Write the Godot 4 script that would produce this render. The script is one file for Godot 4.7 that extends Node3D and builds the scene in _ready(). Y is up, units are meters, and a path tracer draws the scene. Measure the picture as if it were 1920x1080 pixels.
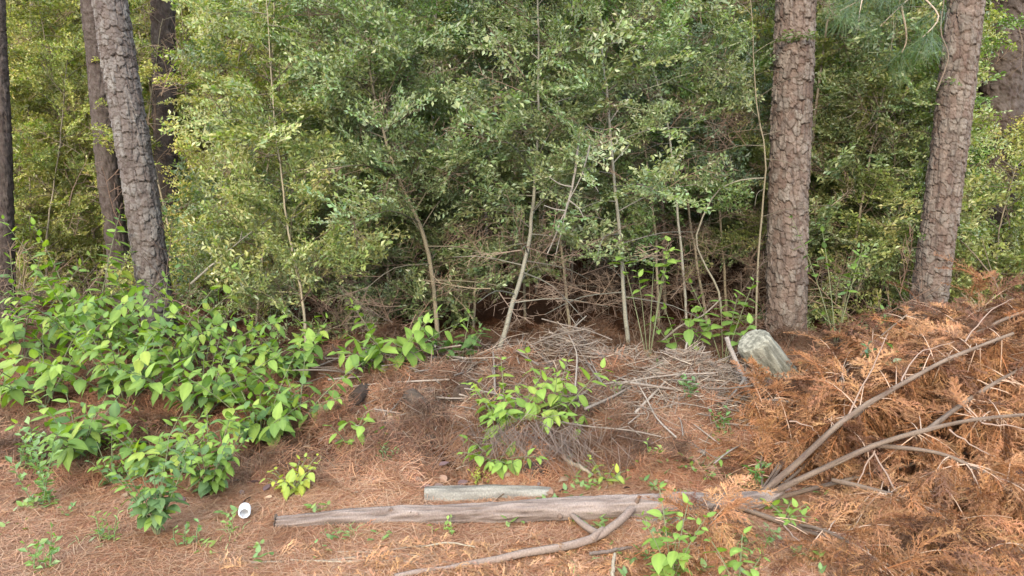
extends Node3D

var rng := RandomNumberGenerator.new()
var used := {}
var fine := FastNoiseLite.new()
var broad := FastNoiseLite.new()
var M := {}
var sprays: Array = []
var bare_sprays: Array = []
var cedar_sprays: Array = []
var straw_clumps: Array = []
var needle_tufts: Array = []
var leaf_meshes: Array = []
var leaf_tones: Array = []

# ---------------------------------------------------------------- mesh collector
class MB:
	var v := PackedVector3Array()
	var c := PackedColorArray()
	var ix := PackedInt32Array()

	func vert(p: Vector3, col: Color) -> int:
		v.push_back(p)
		c.push_back(col)
		return v.size() - 1

	func tri(a: int, b: int, d: int) -> void:
		ix.push_back(a)
		ix.push_back(b)
		ix.push_back(d)

	func tube(pts: Array, rad: Array, sides: int, col: Color, vary: float = 0.0, capped: bool = true) -> void:
		var n := pts.size()
		var t: Vector3 = (pts[1] - pts[0]).normalized()
		var nx: Vector3 = t.cross(Vector3(0.3, 1, 0.2)).normalized()
		if nx.length() < 0.1:
			nx = Vector3.RIGHT
		var start := v.size()
		for i in n:
			var t2: Vector3 = (pts[min(i + 1, n - 1)] - pts[max(i - 1, 0)]).normalized()
			nx = (nx - t2 * nx.dot(t2)).normalized()
			var ny: Vector3 = t2.cross(nx)
			for j in sides:
				var a := TAU * j / sides
				var k := 1.0 + vary * sin(i * 12.9 + j * 7.3)
				vert(pts[i] + (nx * cos(a) + ny * sin(a)) * rad[i] * k, col * (1.0 + 0.6 * vary * sin(i * 5.1 + j * 3.7)))
		for i in n - 1:
			for j in sides:
				var a := start + i * sides + j
				var b := start + i * sides + (j + 1) % sides
				tri(a, a + sides, b)
				tri(b, a + sides, b + sides)
		if capped:
			var e := vert(pts[n - 1], col)
			var s := start + (n - 1) * sides
			for j in sides:
				tri(e, s + (j + 1) % sides, s + j)
			var e0 := vert(pts[0], col)
			for j in sides:
				tri(e0, start + j, start + (j + 1) % sides)

	func strip(a: Vector3, b: Vector3, side: Vector3, col: Color) -> void:
		var i := vert(a - side, col)
		vert(a + side, col)
		vert(b + side * 0.6, col)
		vert(b - side * 0.6, col)
		tri(i, i + 2, i + 1)
		tri(i, i + 3, i + 2)

	func mesh(smooth: bool) -> ArrayMesh:
		var arr := []
		arr.resize(Mesh.ARRAY_MAX)
		arr[Mesh.ARRAY_VERTEX] = v
		arr[Mesh.ARRAY_COLOR] = c
		arr[Mesh.ARRAY_INDEX] = ix
		if smooth:
			var n := PackedVector3Array()
			n.resize(v.size())
			for k in range(0, ix.size(), 3):
				var a := ix[k]
				var b := ix[k + 1]
				var d := ix[k + 2]
				var f := (v[d] - v[a]).cross(v[b] - v[a])
				n[a] += f
				n[b] += f
				n[d] += f
			for k in n.size():
				n[k] = n[k].normalized()
			arr[Mesh.ARRAY_NORMAL] = n
		var m := ArrayMesh.new()
		m.add_surface_from_arrays(Mesh.PRIMITIVE_TRIANGLES, arr)
		return m

# ---------------------------------------------------------------- naming helpers
func numbered(called: String) -> String:
	var k: int = used.get(called, 0)
	used[called] = k + 1
	return called if k == 0 else "%s_%03d" % [called, k]

func tag(o: Node, label: String, category: String, group: String = "", kind: String = "") -> void:
	o.set_meta("label", label)
	if category:
		o.set_meta("category", category)
	if group:
		o.set_meta("group", group)
	if kind:
		o.set_meta("kind", kind)

func thing(called: String, label: String, category: String, at: Vector3, group: String = "", kind: String = "") -> Node3D:
	var o := Node3D.new()
	o.name = numbered(called)
	add_child(o, true)
	o.position = at
	tag(o, label, category, group, kind)
	return o

func part(called: String, mesh: Mesh, mat: Material, parent: Node, kind: String = "") -> MeshInstance3D:
	var o := MeshInstance3D.new()
	o.name = called
	o.mesh = mesh
	o.material_override = mat
	parent.add_child(o, true)
	if kind:
		o.set_meta("kind", kind)
	return o

func whole(called: String, mesh: Mesh, mat: Material, label: String, category: String, group: String = "", kind: String = "") -> MeshInstance3D:
	var o := part(numbered(called), mesh, mat, self)
	tag(o, label, category, group, kind)
	return o

func many(called: String, mesh: Mesh, mat: Material, xf: Array, cols: Array, parent: Node) -> MultiMeshInstance3D:
	var mm := MultiMesh.new()
	mm.transform_format = MultiMesh.TRANSFORM_3D
	mm.use_colors = true
	mm.mesh = mesh
	mm.instance_count = xf.size()
	for i in xf.size():
		mm.set_instance_transform(i, xf[i])
		mm.set_instance_color(i, cols[i])
	var o := MultiMeshInstance3D.new()
	o.name = called
	o.multimesh = mm
	o.material_override = mat
	parent.add_child(o, true)
	o.set_meta("kind", "stuff")
	return o

# ---------------------------------------------------------------- little maths
func r(a: float, b: float) -> float:
	return rng.randf_range(a, b)

func ss(a: float, b: float, x: float) -> float:
	return smoothstep(a, b, x)

func rdir() -> Vector3:
	var y := r(-1, 1)
	var a := r(0, TAU)
	var q := sqrt(1 - y * y)
	return Vector3(q * cos(a), y, q * sin(a))

func tint(c: Color, v: float, h: float = 0.0) -> Color:
	var k := 1.0 + r(-v, v)
	return Color(c.r * k * (1 + r(-h, h)), c.g * k, c.b * k * (1 + r(-h, h)))

func frame(z: Vector3, up: Vector3, s: float) -> Basis:
	z = z.normalized()
	var x := up.cross(z)
	if x.length() < 0.05:
		x = Vector3(1, 0.1, 0).cross(z)
	x = x.normalized()
	return Basis(x * s, z.cross(x) * s, z * s)

func curve(pts: Array, n: int) -> Array:
	# a smooth path of n + 1 points through pts
	var out := []
	var k := pts.size()
	for i in n + 1:
		var t := float(i) / n * (k - 1)
		var a := int(min(floor(t), k - 2))
		var u := t - a
		var p0: Vector3 = pts[max(a - 1, 0)]
		var p1: Vector3 = pts[a]
		var p2: Vector3 = pts[a + 1]
		var p3: Vector3 = pts[min(a + 2, k - 1)]
		out.append(p1.cubic_interpolate(p2, p0, p3, u))
	return out

func taper(r0: float, r1: float, n: int) -> Array:
	var out := []
	for i in n + 1:
		out.append(lerp(r0, r1, float(i) / n))
	return out

func rel(pts: Array, at: Vector3) -> Array:
	var out := []
	for p in pts:
		out.append(p - at)
	return out

# heaps on the bank: x, z, radius x, radius z, height
var HEAPS: Array = [
	[Vector3(1.151, 0.335, -4.750), 0.36, 0.32, 0.17], [Vector3(0.372, 0.410, -5.400), 0.5, 0.3, 0.10],
	[Vector3(0.072, 0.154, -4.100), 0.2, 0.13, 0.15], [Vector3(-0.809, 0.239, -4.300), 0.3, 0.22, 0.10], [Vector3(-0.304, 0.192, -4.350), 0.4, 0.2, 0.07], [Vector3(-0.691, 0.339, -5.000), 0.4, 0.25, 0.05], [Vector3(-0.982, 0.270, -4.800), 0.17, 0.11, 0.05],[Vector3(-0.558, 0.208, -4.720), 0.17, 0.11, 0.07],[Vector3(-0.334, 0.261, -4.920), 0.17, 0.11, 0.08],[Vector3(-0.482, 0.125, -4.360), 0.17, 0.11, 0.06],[Vector3(-0.592, -0.005, -4.100), 0.17, 0.11, 0.07],[Vector3(0.115, 0.071, -4.080), 0.17, 0.11, 0.07]]

func gh(x: float, z: float) -> float:
	var d := -z
	var h := 0.26 * ss(3.8, 5.45, d) - 0.12 * ss(6.2, 9.0, d)
	for q in HEAPS:
		var c: Vector3 = q[0]
		var e := pow((x - c.x) / q[1], 2) + pow((z - c.z) / q[2], 2)
		if e < 5.0:
			h += q[3] * exp(-e * 1.3)
	var rough := 0.25 + 0.75 * ss(3.6, 4.2, d) * (1 - 0.4 * ss(9, 16, d))
	h += broad.get_noise_2d(x * 40, z * 40) * 0.08 * rough
	h += broad.get_noise_2d(x * 130 + 50, z * 130) * 0.10 * rough * ss(3.7, 4.1, d)
	h += maxf(0.0, fine.get_noise_2d(x * 28 + 9, z * 28)) * 0.09 * rough * ss(3.7, 4.1, d)
	h += fine.get_noise_2d(x * 60, z * 60) * 0.022 * rough
	h += 0.5 * broad.get_noise_2d(x * 3 + 70, z * 3) * ss(12, 30, d)
	return h

func gn(p: Vector3, up: float = 0.0) -> Vector3:
	return Vector3(p.x, gh(p.x, p.z) + up, p.z)

func normal_at(x: float, z: float) -> Vector3:
	var e := 0.05
	return Vector3(gh(x - e, z) - gh(x + e, z), 2 * e, gh(x, z - e) - gh(x, z + e)).normalized()

# ---------------------------------------------------------------- materials
func noise_tex(freq: float, kind: int, lo: Color, hi: Color, as_normal: bool = false, strength: float = 4.0) -> NoiseTexture2D:
	var n := FastNoiseLite.new()
	n.seed = 11
	n.noise_type = kind
	n.frequency = freq
	n.fractal_octaves = 5
	var t := NoiseTexture2D.new()
	t.width = 512
	t.height = 512
	t.seamless = true
	t.noise = n
	if as_normal:
		t.as_normal_map = true
		t.bump_strength = strength
	else:
		var g := Gradient.new()
		g.set_color(0, lo)
		g.set_color(1, hi)
		t.color_ramp = g
	return t

func mat(rough: float, back: Color = Color(0, 0, 0), spec: float = 0.4) -> StandardMaterial3D:
	var m := StandardMaterial3D.new()
	m.vertex_color_use_as_albedo = true
	m.roughness = rough
	m.metallic_specular = spec
	m.cull_mode = BaseMaterial3D.CULL_DISABLED
	if back != Color(0, 0, 0):
		m.backlight_enabled = true
		m.backlight = back
	return m

func grained(m: StandardMaterial3D, scale: float, freq: float, lo: float, hi: float, bump: float) -> StandardMaterial3D:
	m.albedo_texture = noise_tex(freq, FastNoiseLite.TYPE_SIMPLEX_SMOOTH, Color(lo, lo, lo), Color(hi, hi, hi))
	if bump > 0:
		m.normal_enabled = true
		m.normal_texture = noise_tex(freq * 1.6, FastNoiseLite.TYPE_SIMPLEX_SMOOTH, Color.BLACK, Color.WHITE, true, bump)
		m.normal_scale = 0.8
	m.uv1_triplanar = true
	m.uv1_scale = Vector3.ONE * scale
	return m

func litter_image() -> ImageTexture:
	# the grain of the ground: fallen needles, drawn as strokes of many browns
	var n := 1024
	var im := Image.create(n, n, true, Image.FORMAT_RGB8)
	im.fill(Color(0.33, 0.20, 0.13))
	var tones := [Color(0.62, 0.38, 0.25), Color(0.72, 0.48, 0.33), Color(0.50, 0.29, 0.19), Color(0.38, 0.22, 0.15), Color(0.80, 0.60, 0.44), Color(0.56, 0.36, 0.26), Color(0.30, 0.19, 0.14)]
	for k in 15000:
		var a := r(-1.3, 1.3) if k % 3 else r(0, TAU)
		var x := r(0, n)
		var y := r(0, n)
		var c: Color = tones[rng.randi() % tones.size()]
		c = c * r(0.8, 1.15)
		var l := int(r(25, 95))
		var bend := r(-0.006, 0.006)
		for i in l:
			im.set_pixel(posmod(int(x), n), posmod(int(y), n), c)
			if k % 2:
				im.set_pixel(posmod(int(x), n), posmod(int(y) + 1, n), c)
			x += cos(a)
			y += sin(a)
			a += bend
	im.generate_mipmaps()
	return ImageTexture.create_from_image(im)

func make_materials() -> void:
	M.leaf = mat(0.38, Color(0.85, 0.95, 0.4), 0.5)
	M.broad = mat(0.55, Color(0.85, 0.95, 0.35), 0.35)
	M.twig = mat(0.85)
	M.bark = grained(mat(0.9, Color(0, 0, 0), 0.25), 6.0, 0.02, 0.72, 1.0, 5.0)
	M.cedar_bark = grained(mat(0.88, Color(0, 0, 0), 0.25), 7.0, 0.03, 0.7, 1.0, 4.0)
	M.wood = grained(mat(0.85, Color(0, 0, 0), 0.25), 7.0, 0.025, 0.68, 1.0, 4.0)
	M.straw = mat(0.7, Color(0.3, 0.2, 0.1), 0.3)
	M.cedar_leaf = mat(0.75, Color(0.6, 0.4, 0.2), 0.25)
	var g := mat(0.95, Color(0, 0, 0), 0.15)
	g.albedo_texture = litter_image()
	g.uv1_triplanar = true
	g.uv1_world_triplanar = true
	g.uv1_scale = Vector3.ONE * 0.9
	M.ground = g
	for c in [[0.14, 0.215, 0.04], [0.18, 0.26, 0.05], [0.115, 0.185, 0.04], [0.225, 0.28, 0.055], [0.085, 0.145, 0.045], [0.29, 0.31, 0.045], [0.095, 0.155, 0.058]]:
		var m := mat(0.62, Color(0.9, 0.95, 0.35), 0.35)
		m.albedo_color = Color(c[0], c[1], c[2]).linear_to_srgb()
		leaf_tones.append(m)

# ---------------------------------------------------------------- plant pieces
func small_leaf(b: MB, p: Vector3, d: Vector3, up: Vector3, l: float, w: float, col: Color) -> void:
	var s := d.cross(up).normalized() * l * w
	var u := s.cross(d).normalized()
	var i := b.vert(p, col)
	b.vert(p + d * l * 0.5 + s + u * l * 0.1, col)
	b.vert(p + d * l - u * l * 0.08, col)
	b.vert(p + d * l * 0.5 - s + u * l * 0.1, col)
	b.tri(i, i + 1, i + 2)
	b.tri(i, i + 2, i + 3)

func make_spray(leaf: float, leafy: bool) -> ArrayMesh:
	# a small twig with side twiglets and little oval leaves, along +z
	var b := MB.new()
	var L := 0.34
	var tc := Color(0.95, 0.8, 0.75)
	var bow := r(-0.12, 0.05)
	var main := []
	for i in 5:
		var t := i / 4.0
		main.append(Vector3(r(-0.008, 0.008), bow * t * t * 0.5, L * t))
	b.tube(main, taper(0.003, 0.001, 4), 3, tc, 0.0, false)
	var runs := [main]
	for k in 9:
		var t := 0.12 + 0.8 * k / 9.0
		var at: Vector3 = main[int(t * 4)].lerp(main[int(t * 4) + 1], t * 4 - int(t * 4))
		var side := 1.0 if k % 2 else -1.0
		var d := Vector3(side * r(0.6, 1.1), r(-0.25, 0.45), r(0.35, 0.9)).normalized()
		var l := r(0.07, 0.17) * (1.1 - 0.6 * t)
		var mid := at + d * l * 0.5 + Vector3(0, r(-0.01, 0.01), 0)
		var tip := at + d * l + Vector3(0, r(-0.02, 0.02), 0)
		b.tube([at, mid, tip], [0.0018, 0.0013, 0.0008], 3, tc, 0.0, false)
		runs.append([at, mid, tip])
		if not leafy:
			for q in 2:
				var d2 := (d + rdir() * 0.8).normalized()
				b.tube([mid, mid + d2 * l * 0.5], [0.0012, 0.0007], 3, tc, 0.0, false)
	if leafy:
		for run in runs:
			var n: int = run.size()
			var total: float = run[0].distance_to(run[n - 1])
			var count := int(total / 0.0125)
			for k in count:
				var t := (k + 0.6) / count * (n - 1)
				var a := int(min(t, n - 2))
				var p: Vector3 = run[a].lerp(run[a + 1], t - a)
				var f: Vector3 = (run[a + 1] - run[a]).normalized()
				var sd := f.cross(Vector3.UP).normalized() * (1.0 if k % 2 else -1.0)
				var d := (f * r(0.2, 0.9) + sd * r(0.5, 1.0) + Vector3(0, r(-0.5, 0.6), 0)).normalized()
				var up := (Vector3.UP * 0.7 + rdir()).normalized()
				var v := r(0.42, 1.0)
				small_leaf(b, p, d, up, leaf * r(0.5, 1.2), r(0.22, 0.33), Color(min(v * r(0.85, 1.2), 1), v, v * r(0.75, 1.05)))
	return b.mesh(false)

func make_cedar_spray() -> ArrayMesh:
	# a feathery, dried juniper spray along +z, drooping
	var b := MB.new()
	var L := 0.26
	var droop := r(0.2, 0.7)
	var axis := func(t: float) -> Vector3: return Vector3(0.03 * sin(t * 4.0), -droop * L * t * t, L * t)
	var n := 22
	var tc := Color(0.75, 0.6, 0.5)
	b.tube([axis.call(0.0), axis.call(0.5), axis.call(1.0)], [0.0025, 0.0018, 0.0008], 3, tc, 0.0, false)
	for i in n:
		var t := (i + 0.5) / n
		var p: Vector3 = axis.call(t)
		var sd := 1.0 if i % 2 else -1.0
		var d := Vector3(sd * r(0.6, 1.0), r(-0.4, 0.3), r(0.5, 1.1)).normalized()
		var l := r(0.04, 0.10) * (1.15 - 0.8 * t)
		var v := r(0.6, 1.0)
		var col := Color(v, v * r(0.9, 1.0), v * r(0.8, 1.0))
		var q := p
		var segs := 4
		for k in segs:
			var d2 := (d + Vector3(0, -0.12 * k, 0.1 * k) + rdir() * 0.28).normalized()
			var e := q + d2 * l / segs
			b.strip(q, e, d2.cross(Vector3.UP + rdir() * 0.3).normalized() * 0.0017, col)
			for m in 4:
				var d3 := (d2 * 0.9 + d2.cross(Vector3.UP) * r(-0.8, 0.8) + rdir() * 0.55).normalized()
				var s := q.lerp(e, r(0, 1))
				b.strip(s, s + d3 * r(0.01, 0.024), d3.cross(Vector3.UP + rdir() * 0.4).normalized() * 0.0014, col * r(0.75, 1.0))
			q = e
	return b.mesh(false)

func make_straw(flat: float) -> ArrayMesh:
	# a handful of fallen pine needles
	var b := MB.new()
	for k in 30:
		var a := r(0, TAU)
		var p := Vector3(r(-0.09, 0.09), r(0, 0.012), r(-0.09, 0.09))
		var d := Vector3(cos(a), r(-0.15, 0.5) * flat, sin(a)).normalized()
		var l := r(0.10, 0.2)
		var s := d.cross(Vector3.UP).normalized() * r(0.0009, 0.0015)
		var c := tint([Color(1, 0.8, 0.66), Color(0.85, 0.56, 0.42), Color(0.6, 0.36, 0.26), Color(0.95, 0.66, 0.45)][rng.randi() % 4], 0.2)
		p -= d * l * 0.5
		var bend := Vector3(r(-0.02, 0.02), r(-0.005, 0.012), r(-0.02, 0.02))
		var q := p + d * l * 0.5 + bend
		b.strip(p, q, s, c)
		b.strip(q, p + d * l, s, c)
	return b.mesh(false)

func make_needle_tuft() -> ArrayMesh:
	# living pine needles round the end of a twig, along +z
	var b := MB.new()
	b.tube([Vector3.ZERO, Vector3(0, 0, 0.2)], [0.004, 0.003], 4, Color(0.8, 0.7, 0.6), 0, false)
	for k in 70:
		var z := r(0.02, 0.2)
		var a := r(0, TAU)
		var d := Vector3(cos(a), sin(a) - 0.25, r(0.5, 1.6)).normalized()
		var l := r(0.14, 0.22)
		var v := r(0.6, 1.0)
		var p := Vector3(0, 0, z)
		var m := p + d * l * 0.5
		var e := p + d * l + Vector3(0, -0.03, 0)
		var s := d.cross(Vector3(0.2, 1, 0.1)).normalized() * 0.0009
		b.strip(p, m, s, Color(v, v, v))
		b.strip(m, e, s, Color(v, v, v))
	return b.mesh(false)

func make_leaf(w: float, fold: float, droop: float) -> ArrayMesh:
	# a broad pointed leaf, one unit long along +z
	var b := MB.new()
	var twist := r(-0.25, 0.25)
	for i in 7:
		var t := i / 6.0
		var hw: float = w * pow(sin(PI * pow(t, 0.72)), 0.85) + 0.004
		for j in 5:
			var s := (j - 2) / 2.0
			var y := -droop * t * t + fold * absf(s) * hw - 0.35 * hw * s * s * 0.4 + 0.012 * sin(t * 26.0 + absf(s) * 4.0) * absf(s)
			var x := s * hw
			var g := 1.0 if j == 2 else 0.86 + 0.05 * sin(t * 26.0 + absf(s) * 4.0)
			b.vert(Vector3(x * cos(twist * t) - y * sin(twist * t), y * cos(twist * t) + x * sin(twist * t), t), Color(g, g, g * (1.0 if j != 2 else 0.95)))
	for i in 6:
		for j in 4:
			var a := i * 5 + j
			b.tri(a, a + 1, a + 5)
			b.tri(a + 1, a + 6, a + 5)
	return b.mesh(true)

# ---------------------------------------------------------------- rough round things: trunks, logs
func hash2(a: int, b: int, s: int) -> float:
	var h := (a * 73856093) ^ (b * 19349663) ^ (s * 83492791)
	h = (h ^ (h >> 13)) * 1274126177
	h = h & 0x7fffffff
	return float(h % 100003) / 100003.0

func plates(u: float, s: float, nc: int, ch: float, sd: int) -> Array:
	# (edge distance, cell value, across and along inside the cell) of a wrapped cell pattern
	var y := s / ch
	var cx := int(floor(u * nc))
	var cy := int(floor(y))
	var f1 := 9.0
	var f2 := 9.0
	var id := 0.0
	var ox := 0.0
	var oy := 0.0
	for j in range(-1, 2):
		for i in range(-1, 2):
			var kx := cx + i
			var ky := cy + j
			var wx := posmod(kx, nc)
			var px := kx + 0.5 + 0.62 * (hash2(wx, ky, sd) - 0.5)
			var py := ky + 0.5 + 0.85 * (hash2(wx, ky, sd + 7) - 0.5)
			var dx := u * nc - px
			var dy := y - py
			# a squarish metric gives blocky plates
			var d: float = lerp(sqrt(dx * dx + dy * dy), max(absf(dx), absf(dy)), 0.9)
			if d < f1:
				f2 = f1
				f1 = d
				id = hash2(wx, ky, sd + 13)
				ox = dx
				oy = dy
			elif d < f2:
				f2 = d
	return [f2 - f1, id, ox, oy]

# look: [mode, crack colour, colours ..., depth]
func rough_tube(path: Array, radii: Array, nu: int, nv: int, look: Dictionary, sd: int) -> ArrayMesh:
	var b := MB.new()
	var pts := curve(path, nv)
	var rr := []
	var k := radii.size()
	for i in nv + 1:
		var t := float(i) / nv * (k - 1)
		var a := int(min(floor(t), k - 2))
		rr.append(lerp(float(radii[a]), float(radii[a + 1]), t - a))
	var t0: Vector3 = (pts[1] - pts[0]).normalized()
	var nx: Vector3 = t0.cross(Vector3(0, 0, 1) if absf(t0.y) > 0.7 else Vector3.UP).normalized()
	var s := 0.0
	var mode: String = look.mode
	var crack: Color = look.crack
	var cols: Array = look.cols
	var depth: float = look.depth
	var nc: int = look.get("nc", 16)
	var ch: float = look.get("ch", 0.09)
	for i in nv + 1:
		var t: Vector3 = (pts[min(i + 1, nv)] - pts[max(i - 1, 0)]).normalized()
		nx = (nx - t * nx.dot(t)).normalized()
		var ny := t.cross(nx)
		if i:
			s += pts[i].distance_to(pts[i - 1])
		for j in nu:
			var u := float(j) / nu
			var a := TAU * u
			var ca := cos(a)
			var sa := sin(a)
			var q := Vector3(ca * rr[i], s, sa * rr[i])
			var h := 0.0
			var col: Color
			if mode == "plates":
				var w1 := fine.get_noise_3d(q.x * 160, q.y * 90, q.z * 160 + sd)
				var w2 := fine.get_noise_3d(q.x * 130 + 400, q.y * 110, q.z * 130 + sd)
				var c := plates(u + w1 * 0.018, s + w2 * 0.022, nc, ch, sd)
				var c2 := plates(u + w2 * 0.016, s + w1 * 0.03, int(nc * 1.6), ch * 0.42, sd + 50)
				var w3 := fine.get_noise_3d(q.x * 110 + 90, q.y * 60, q.z * 110 + sd)
				var fur := ss(0.0, 0.10, absf(broad.get_noise_3d(q.x * 330, q.y * 55, q.z * 330 + sd * 5)))
				c[0] += 0.3 * max(0.0, w3)
				c2[0] += 0.25 * max(0.0, -w3)
				var e := ss(0.0, 0.09, c[0]) * (0.35 + 0.65 * fur)
				var e2 := ss(0.0, 0.1, c2[0])
				h = depth * (e * (0.45 + 0.55 * c[1]) - 0.5 * c[3] + 0.5 * (c[1] - 0.5) * c[2]) + depth * 0.4 * (e2 * (0.3 + c2[1]) - 0.8 * c2[3])
				h += 0.0015 * fine.get_noise_3d(q.x * 700, q.y * 500, q.z * 700)
				var pc: Color = cols[int(c[1] * 0.999 * cols.size())]
				var pc2: Color = cols[int(c2[1] * 0.999 * cols.size())]
				pc = pc.lerp(pc2, 0.45)
				var v := 1.0 + 0.22 * fine.get_noise_3d(q.x * 300, q.y * 120, q.z * 300 + 50) + 0.15 * broad.get_noise_3d(q.x * 60, q.y * 30, q.z * 60 + sd)
				col = crack.lerp(pc * v, (0.45 + 0.55 * fur) * ss(0.0, 0.07, c[0]) * (0.7 + 0.3 * ss(0.0, 0.08, c2[0])))
			elif mode == "strings":
				var f1 := fine.get_noise_3d(q.x * 900, q.y * 60, q.z * 900 + sd)
				var f2 := fine.get_noise_3d(q.x * 300, q.y * 40, q.z * 300 + sd * 3)
				var f3 := broad.get_noise_3d(q.x * 60, q.y * 45, q.z * 60 + sd)
				h = depth * (f1 * 0.5 + f2 * 0.9 + f3 * 1.3)
				var m: float = clamp(0.5 + 0.9 * f2 + 0.5 * f3, 0, 1)
				col = cols[0].lerp(cols[1], m)
				col = col.lerp(crack, 0.7 * ss(0.25, 0.7, -f1 - 0.3 * f2))
			else:
				var f := fine.get_noise_3d(q.x * 200, q.y * 80, q.z * 200 + sd)
				h = depth * f
				col = cols[0].lerp(cols[1], clamp(0.5 + f + 0.6 * broad.get_noise_3d(q.x * 200, q.y * 70, q.z * 200 + sd), 0, 1))
				col = col.lerp(crack, ss(0.35, 0.6, fine.get_noise_3d(q.x * 120, q.y * 240, q.z * 120 + sd + 90)))
			b.vert(pts[i] + (nx * ca + ny * sa) * (rr[i] + h), col)
	for i in nv:
		for j in nu:
			var a := i * nu + j
			var e := i * nu + (j + 1) % nu
			b.tri(a, a + nu, e)
			b.tri(e, a + nu, e + nu)
	if look.get("capped", true):
		for end in 2:
			var base := end * nv * nu
			var m := b.vert(pts[end * nv], cols[0])
			for j in nu:
				var e := (j + 1) % nu
				if end:
					b.tri(m, base + e, base + j)
				else:
					b.tri(m, base + j, base + e)
	return b.mesh(true)

func cut_face(c: Vector3, n: Vector3, rad: float, light: Color, dark: Color, sd: int) -> ArrayMesh:
	# sawn end of a log: growth rings, a ragged rim and radial checks, slightly proud of the wood
	var b := MB.new()
	n = n.normalized()
	var x := n.cross(Vector3(0.1, 1, 0.3)).normalized()
	var y := n.cross(x)
	var rings := 9
	var sides := 20
	var m := b.vert(c + n * 0.004, dark)
	for i in rings:
		for j in sides:
			var a := TAU * j / sides
			var q := rad * (i + 1.0) / rings
			var w := 1.0 + 0.06 * fine.get_noise_2d(cos(a) * 60 + sd * 9, sin(a) * 60)
			var check := 1.0 if hash2(j, 1, sd) < 0.15 else 0.0
			var col := light.lerp(dark, 0.25 + 0.5 * (i % 2) + 0.3 * fine.get_noise_2d(cos(a) * q * 900, sin(a) * q * 900))
			b.vert(c + (x * cos(a) + y * sin(a)) * q * w + n * (0.004 - 0.006 * check + 0.002 * fine.get_noise_2d(j * 30.0, i * 40.0)), col.lerp(dark * 0.6, check * 0.7))
	for j in sides:
		b.tri(m, 1 + (j + 1) % sides, 1 + j)
	for i in rings - 1:
		for j in sides:
			var a := 1 + i * sides + j
			var e := 1 + i * sides + (j + 1) % sides
			b.tri(a, e, a + sides)
			b.tri(e, e + sides, a + sides)
	return b.mesh(false)

var GREYP := [Color(0.093, 0.076, 0.068), Color(0.114, 0.098, 0.090), Color(0.075, 0.058, 0.052), Color(0.099, 0.078, 0.068), Color(0.130, 0.116, 0.106)]
var REDP := [Color(0.101, 0.072, 0.057), Color(0.124, 0.092, 0.075), Color(0.078, 0.052, 0.041), Color(0.097, 0.079, 0.066), Color(0.135, 0.112, 0.094)]
var DARKP := [Color(0.056, 0.043, 0.036), Color(0.071, 0.055, 0.048), Color(0.043, 0.031, 0.027), Color(0.080, 0.063, 0.056)]

func pine(label: String, path: Array, r0: float, r1: float, cols: Array, nu: int, nv: int, nc: int, sd: int, crown: bool = true) -> Node3D:
	var base := gn(path[0], -0.12)
	var o := thing("pine_tree", label, "pine tree", base, "tall pine trunks")
	var p := rel(path, base)
	p[0] = Vector3.ZERO
	var radii := []
	for i in 25:
		var t := i / 24.0
		radii.append(lerp(r0, r1, t) * (1.0 + 0.22 * exp(-t * 20.0)))
	part("trunk", rough_tube(p, radii, nu, nv, {"mode": "plates", "crack": Color(0.045, 0.033, 0.028), "cols": cols, "depth": r0 * 0.12, "nc": nc, "ch": r0 * 0.8}, sd), M.bark, o)
	# the upper stem and crown stand above the picture and shade the wood
	if crown:
		var top: Vector3 = p[p.size() - 1]
		var d: Vector3 = (p[p.size() - 1] - p[p.size() - 2]).normalized().lerp(Vector3.UP, 0.5).normalized()
		var st := MB.new()
		var up := [top - d * 0.03, top + d * 2.5, top + d * 5.0 + Vector3(0.1, 0, 0), top + d * 8.0]
		st.tube(curve(up, 12), taper(r1 * 0.99, r1 * 0.4, 12), 12, cols[0], 0.06)
		part("upper_trunk", st.mesh(true), M.bark, o)
		var bb := MB.new()
		var xf := []
		var cc := []
		for k in 26:
			var t := 0.35 + 0.65 * k / 25.0
			var q := top + d * 8.0 * t
			var a := k * 2.4
			var dr := Vector3(cos(a), r(0.0, 0.5), sin(a)).normalized()
			var l := (2.6 - 1.6 * t) * r(0.7, 1.1)
			bb.tube([q, q + dr * l * 0.5 + Vector3(0, 0.1, 0), q + dr * l], [0.035, 0.022, 0.01], 5, cols[2])
			for m in 14:
				var s := r(0.35, 1.0)
				var dd := (dr + rdir() * 0.9).normalized()
				xf.append(Transform3D(frame(dd, Vector3.UP, r(1.5, 2.4)), q + dr * l * s + dd * 0.1))
				cc.append(tint(Color(0.07, 0.11, 0.045), 0.2))
		part("branches", bb.mesh(true), M.twig, o, "stuff")
		many("needles", needle_tufts[0], M.leaf, xf, cc, o)
	return o

# ---------------------------------------------------------------- saplings and thicket
var GG := [Color(0.15, 0.195, 0.08), Color(0.25, 0.30, 0.165)]
var FG := [Color(0.135, 0.21, 0.068), Color(0.2, 0.29, 0.115)]
var YG := [Color(0.27, 0.30, 0.08), Color(0.43, 0.42, 0.15)]  # yellow-green leaves, brightened further to put the left side's sunlight into their colour
var LG := [Color(0.22, 0.265, 0.09), Color(0.34, 0.355, 0.16)]
var BG := [Color(0.11, 0.165, 0.10), Color(0.17, 0.23, 0.155)]
var BARE := [Color(0.053, 0.036, 0.025), Color(0.120, 0.096, 0.070)]  # bare twig browns, lowered so the thicket's shade is in the colour

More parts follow.
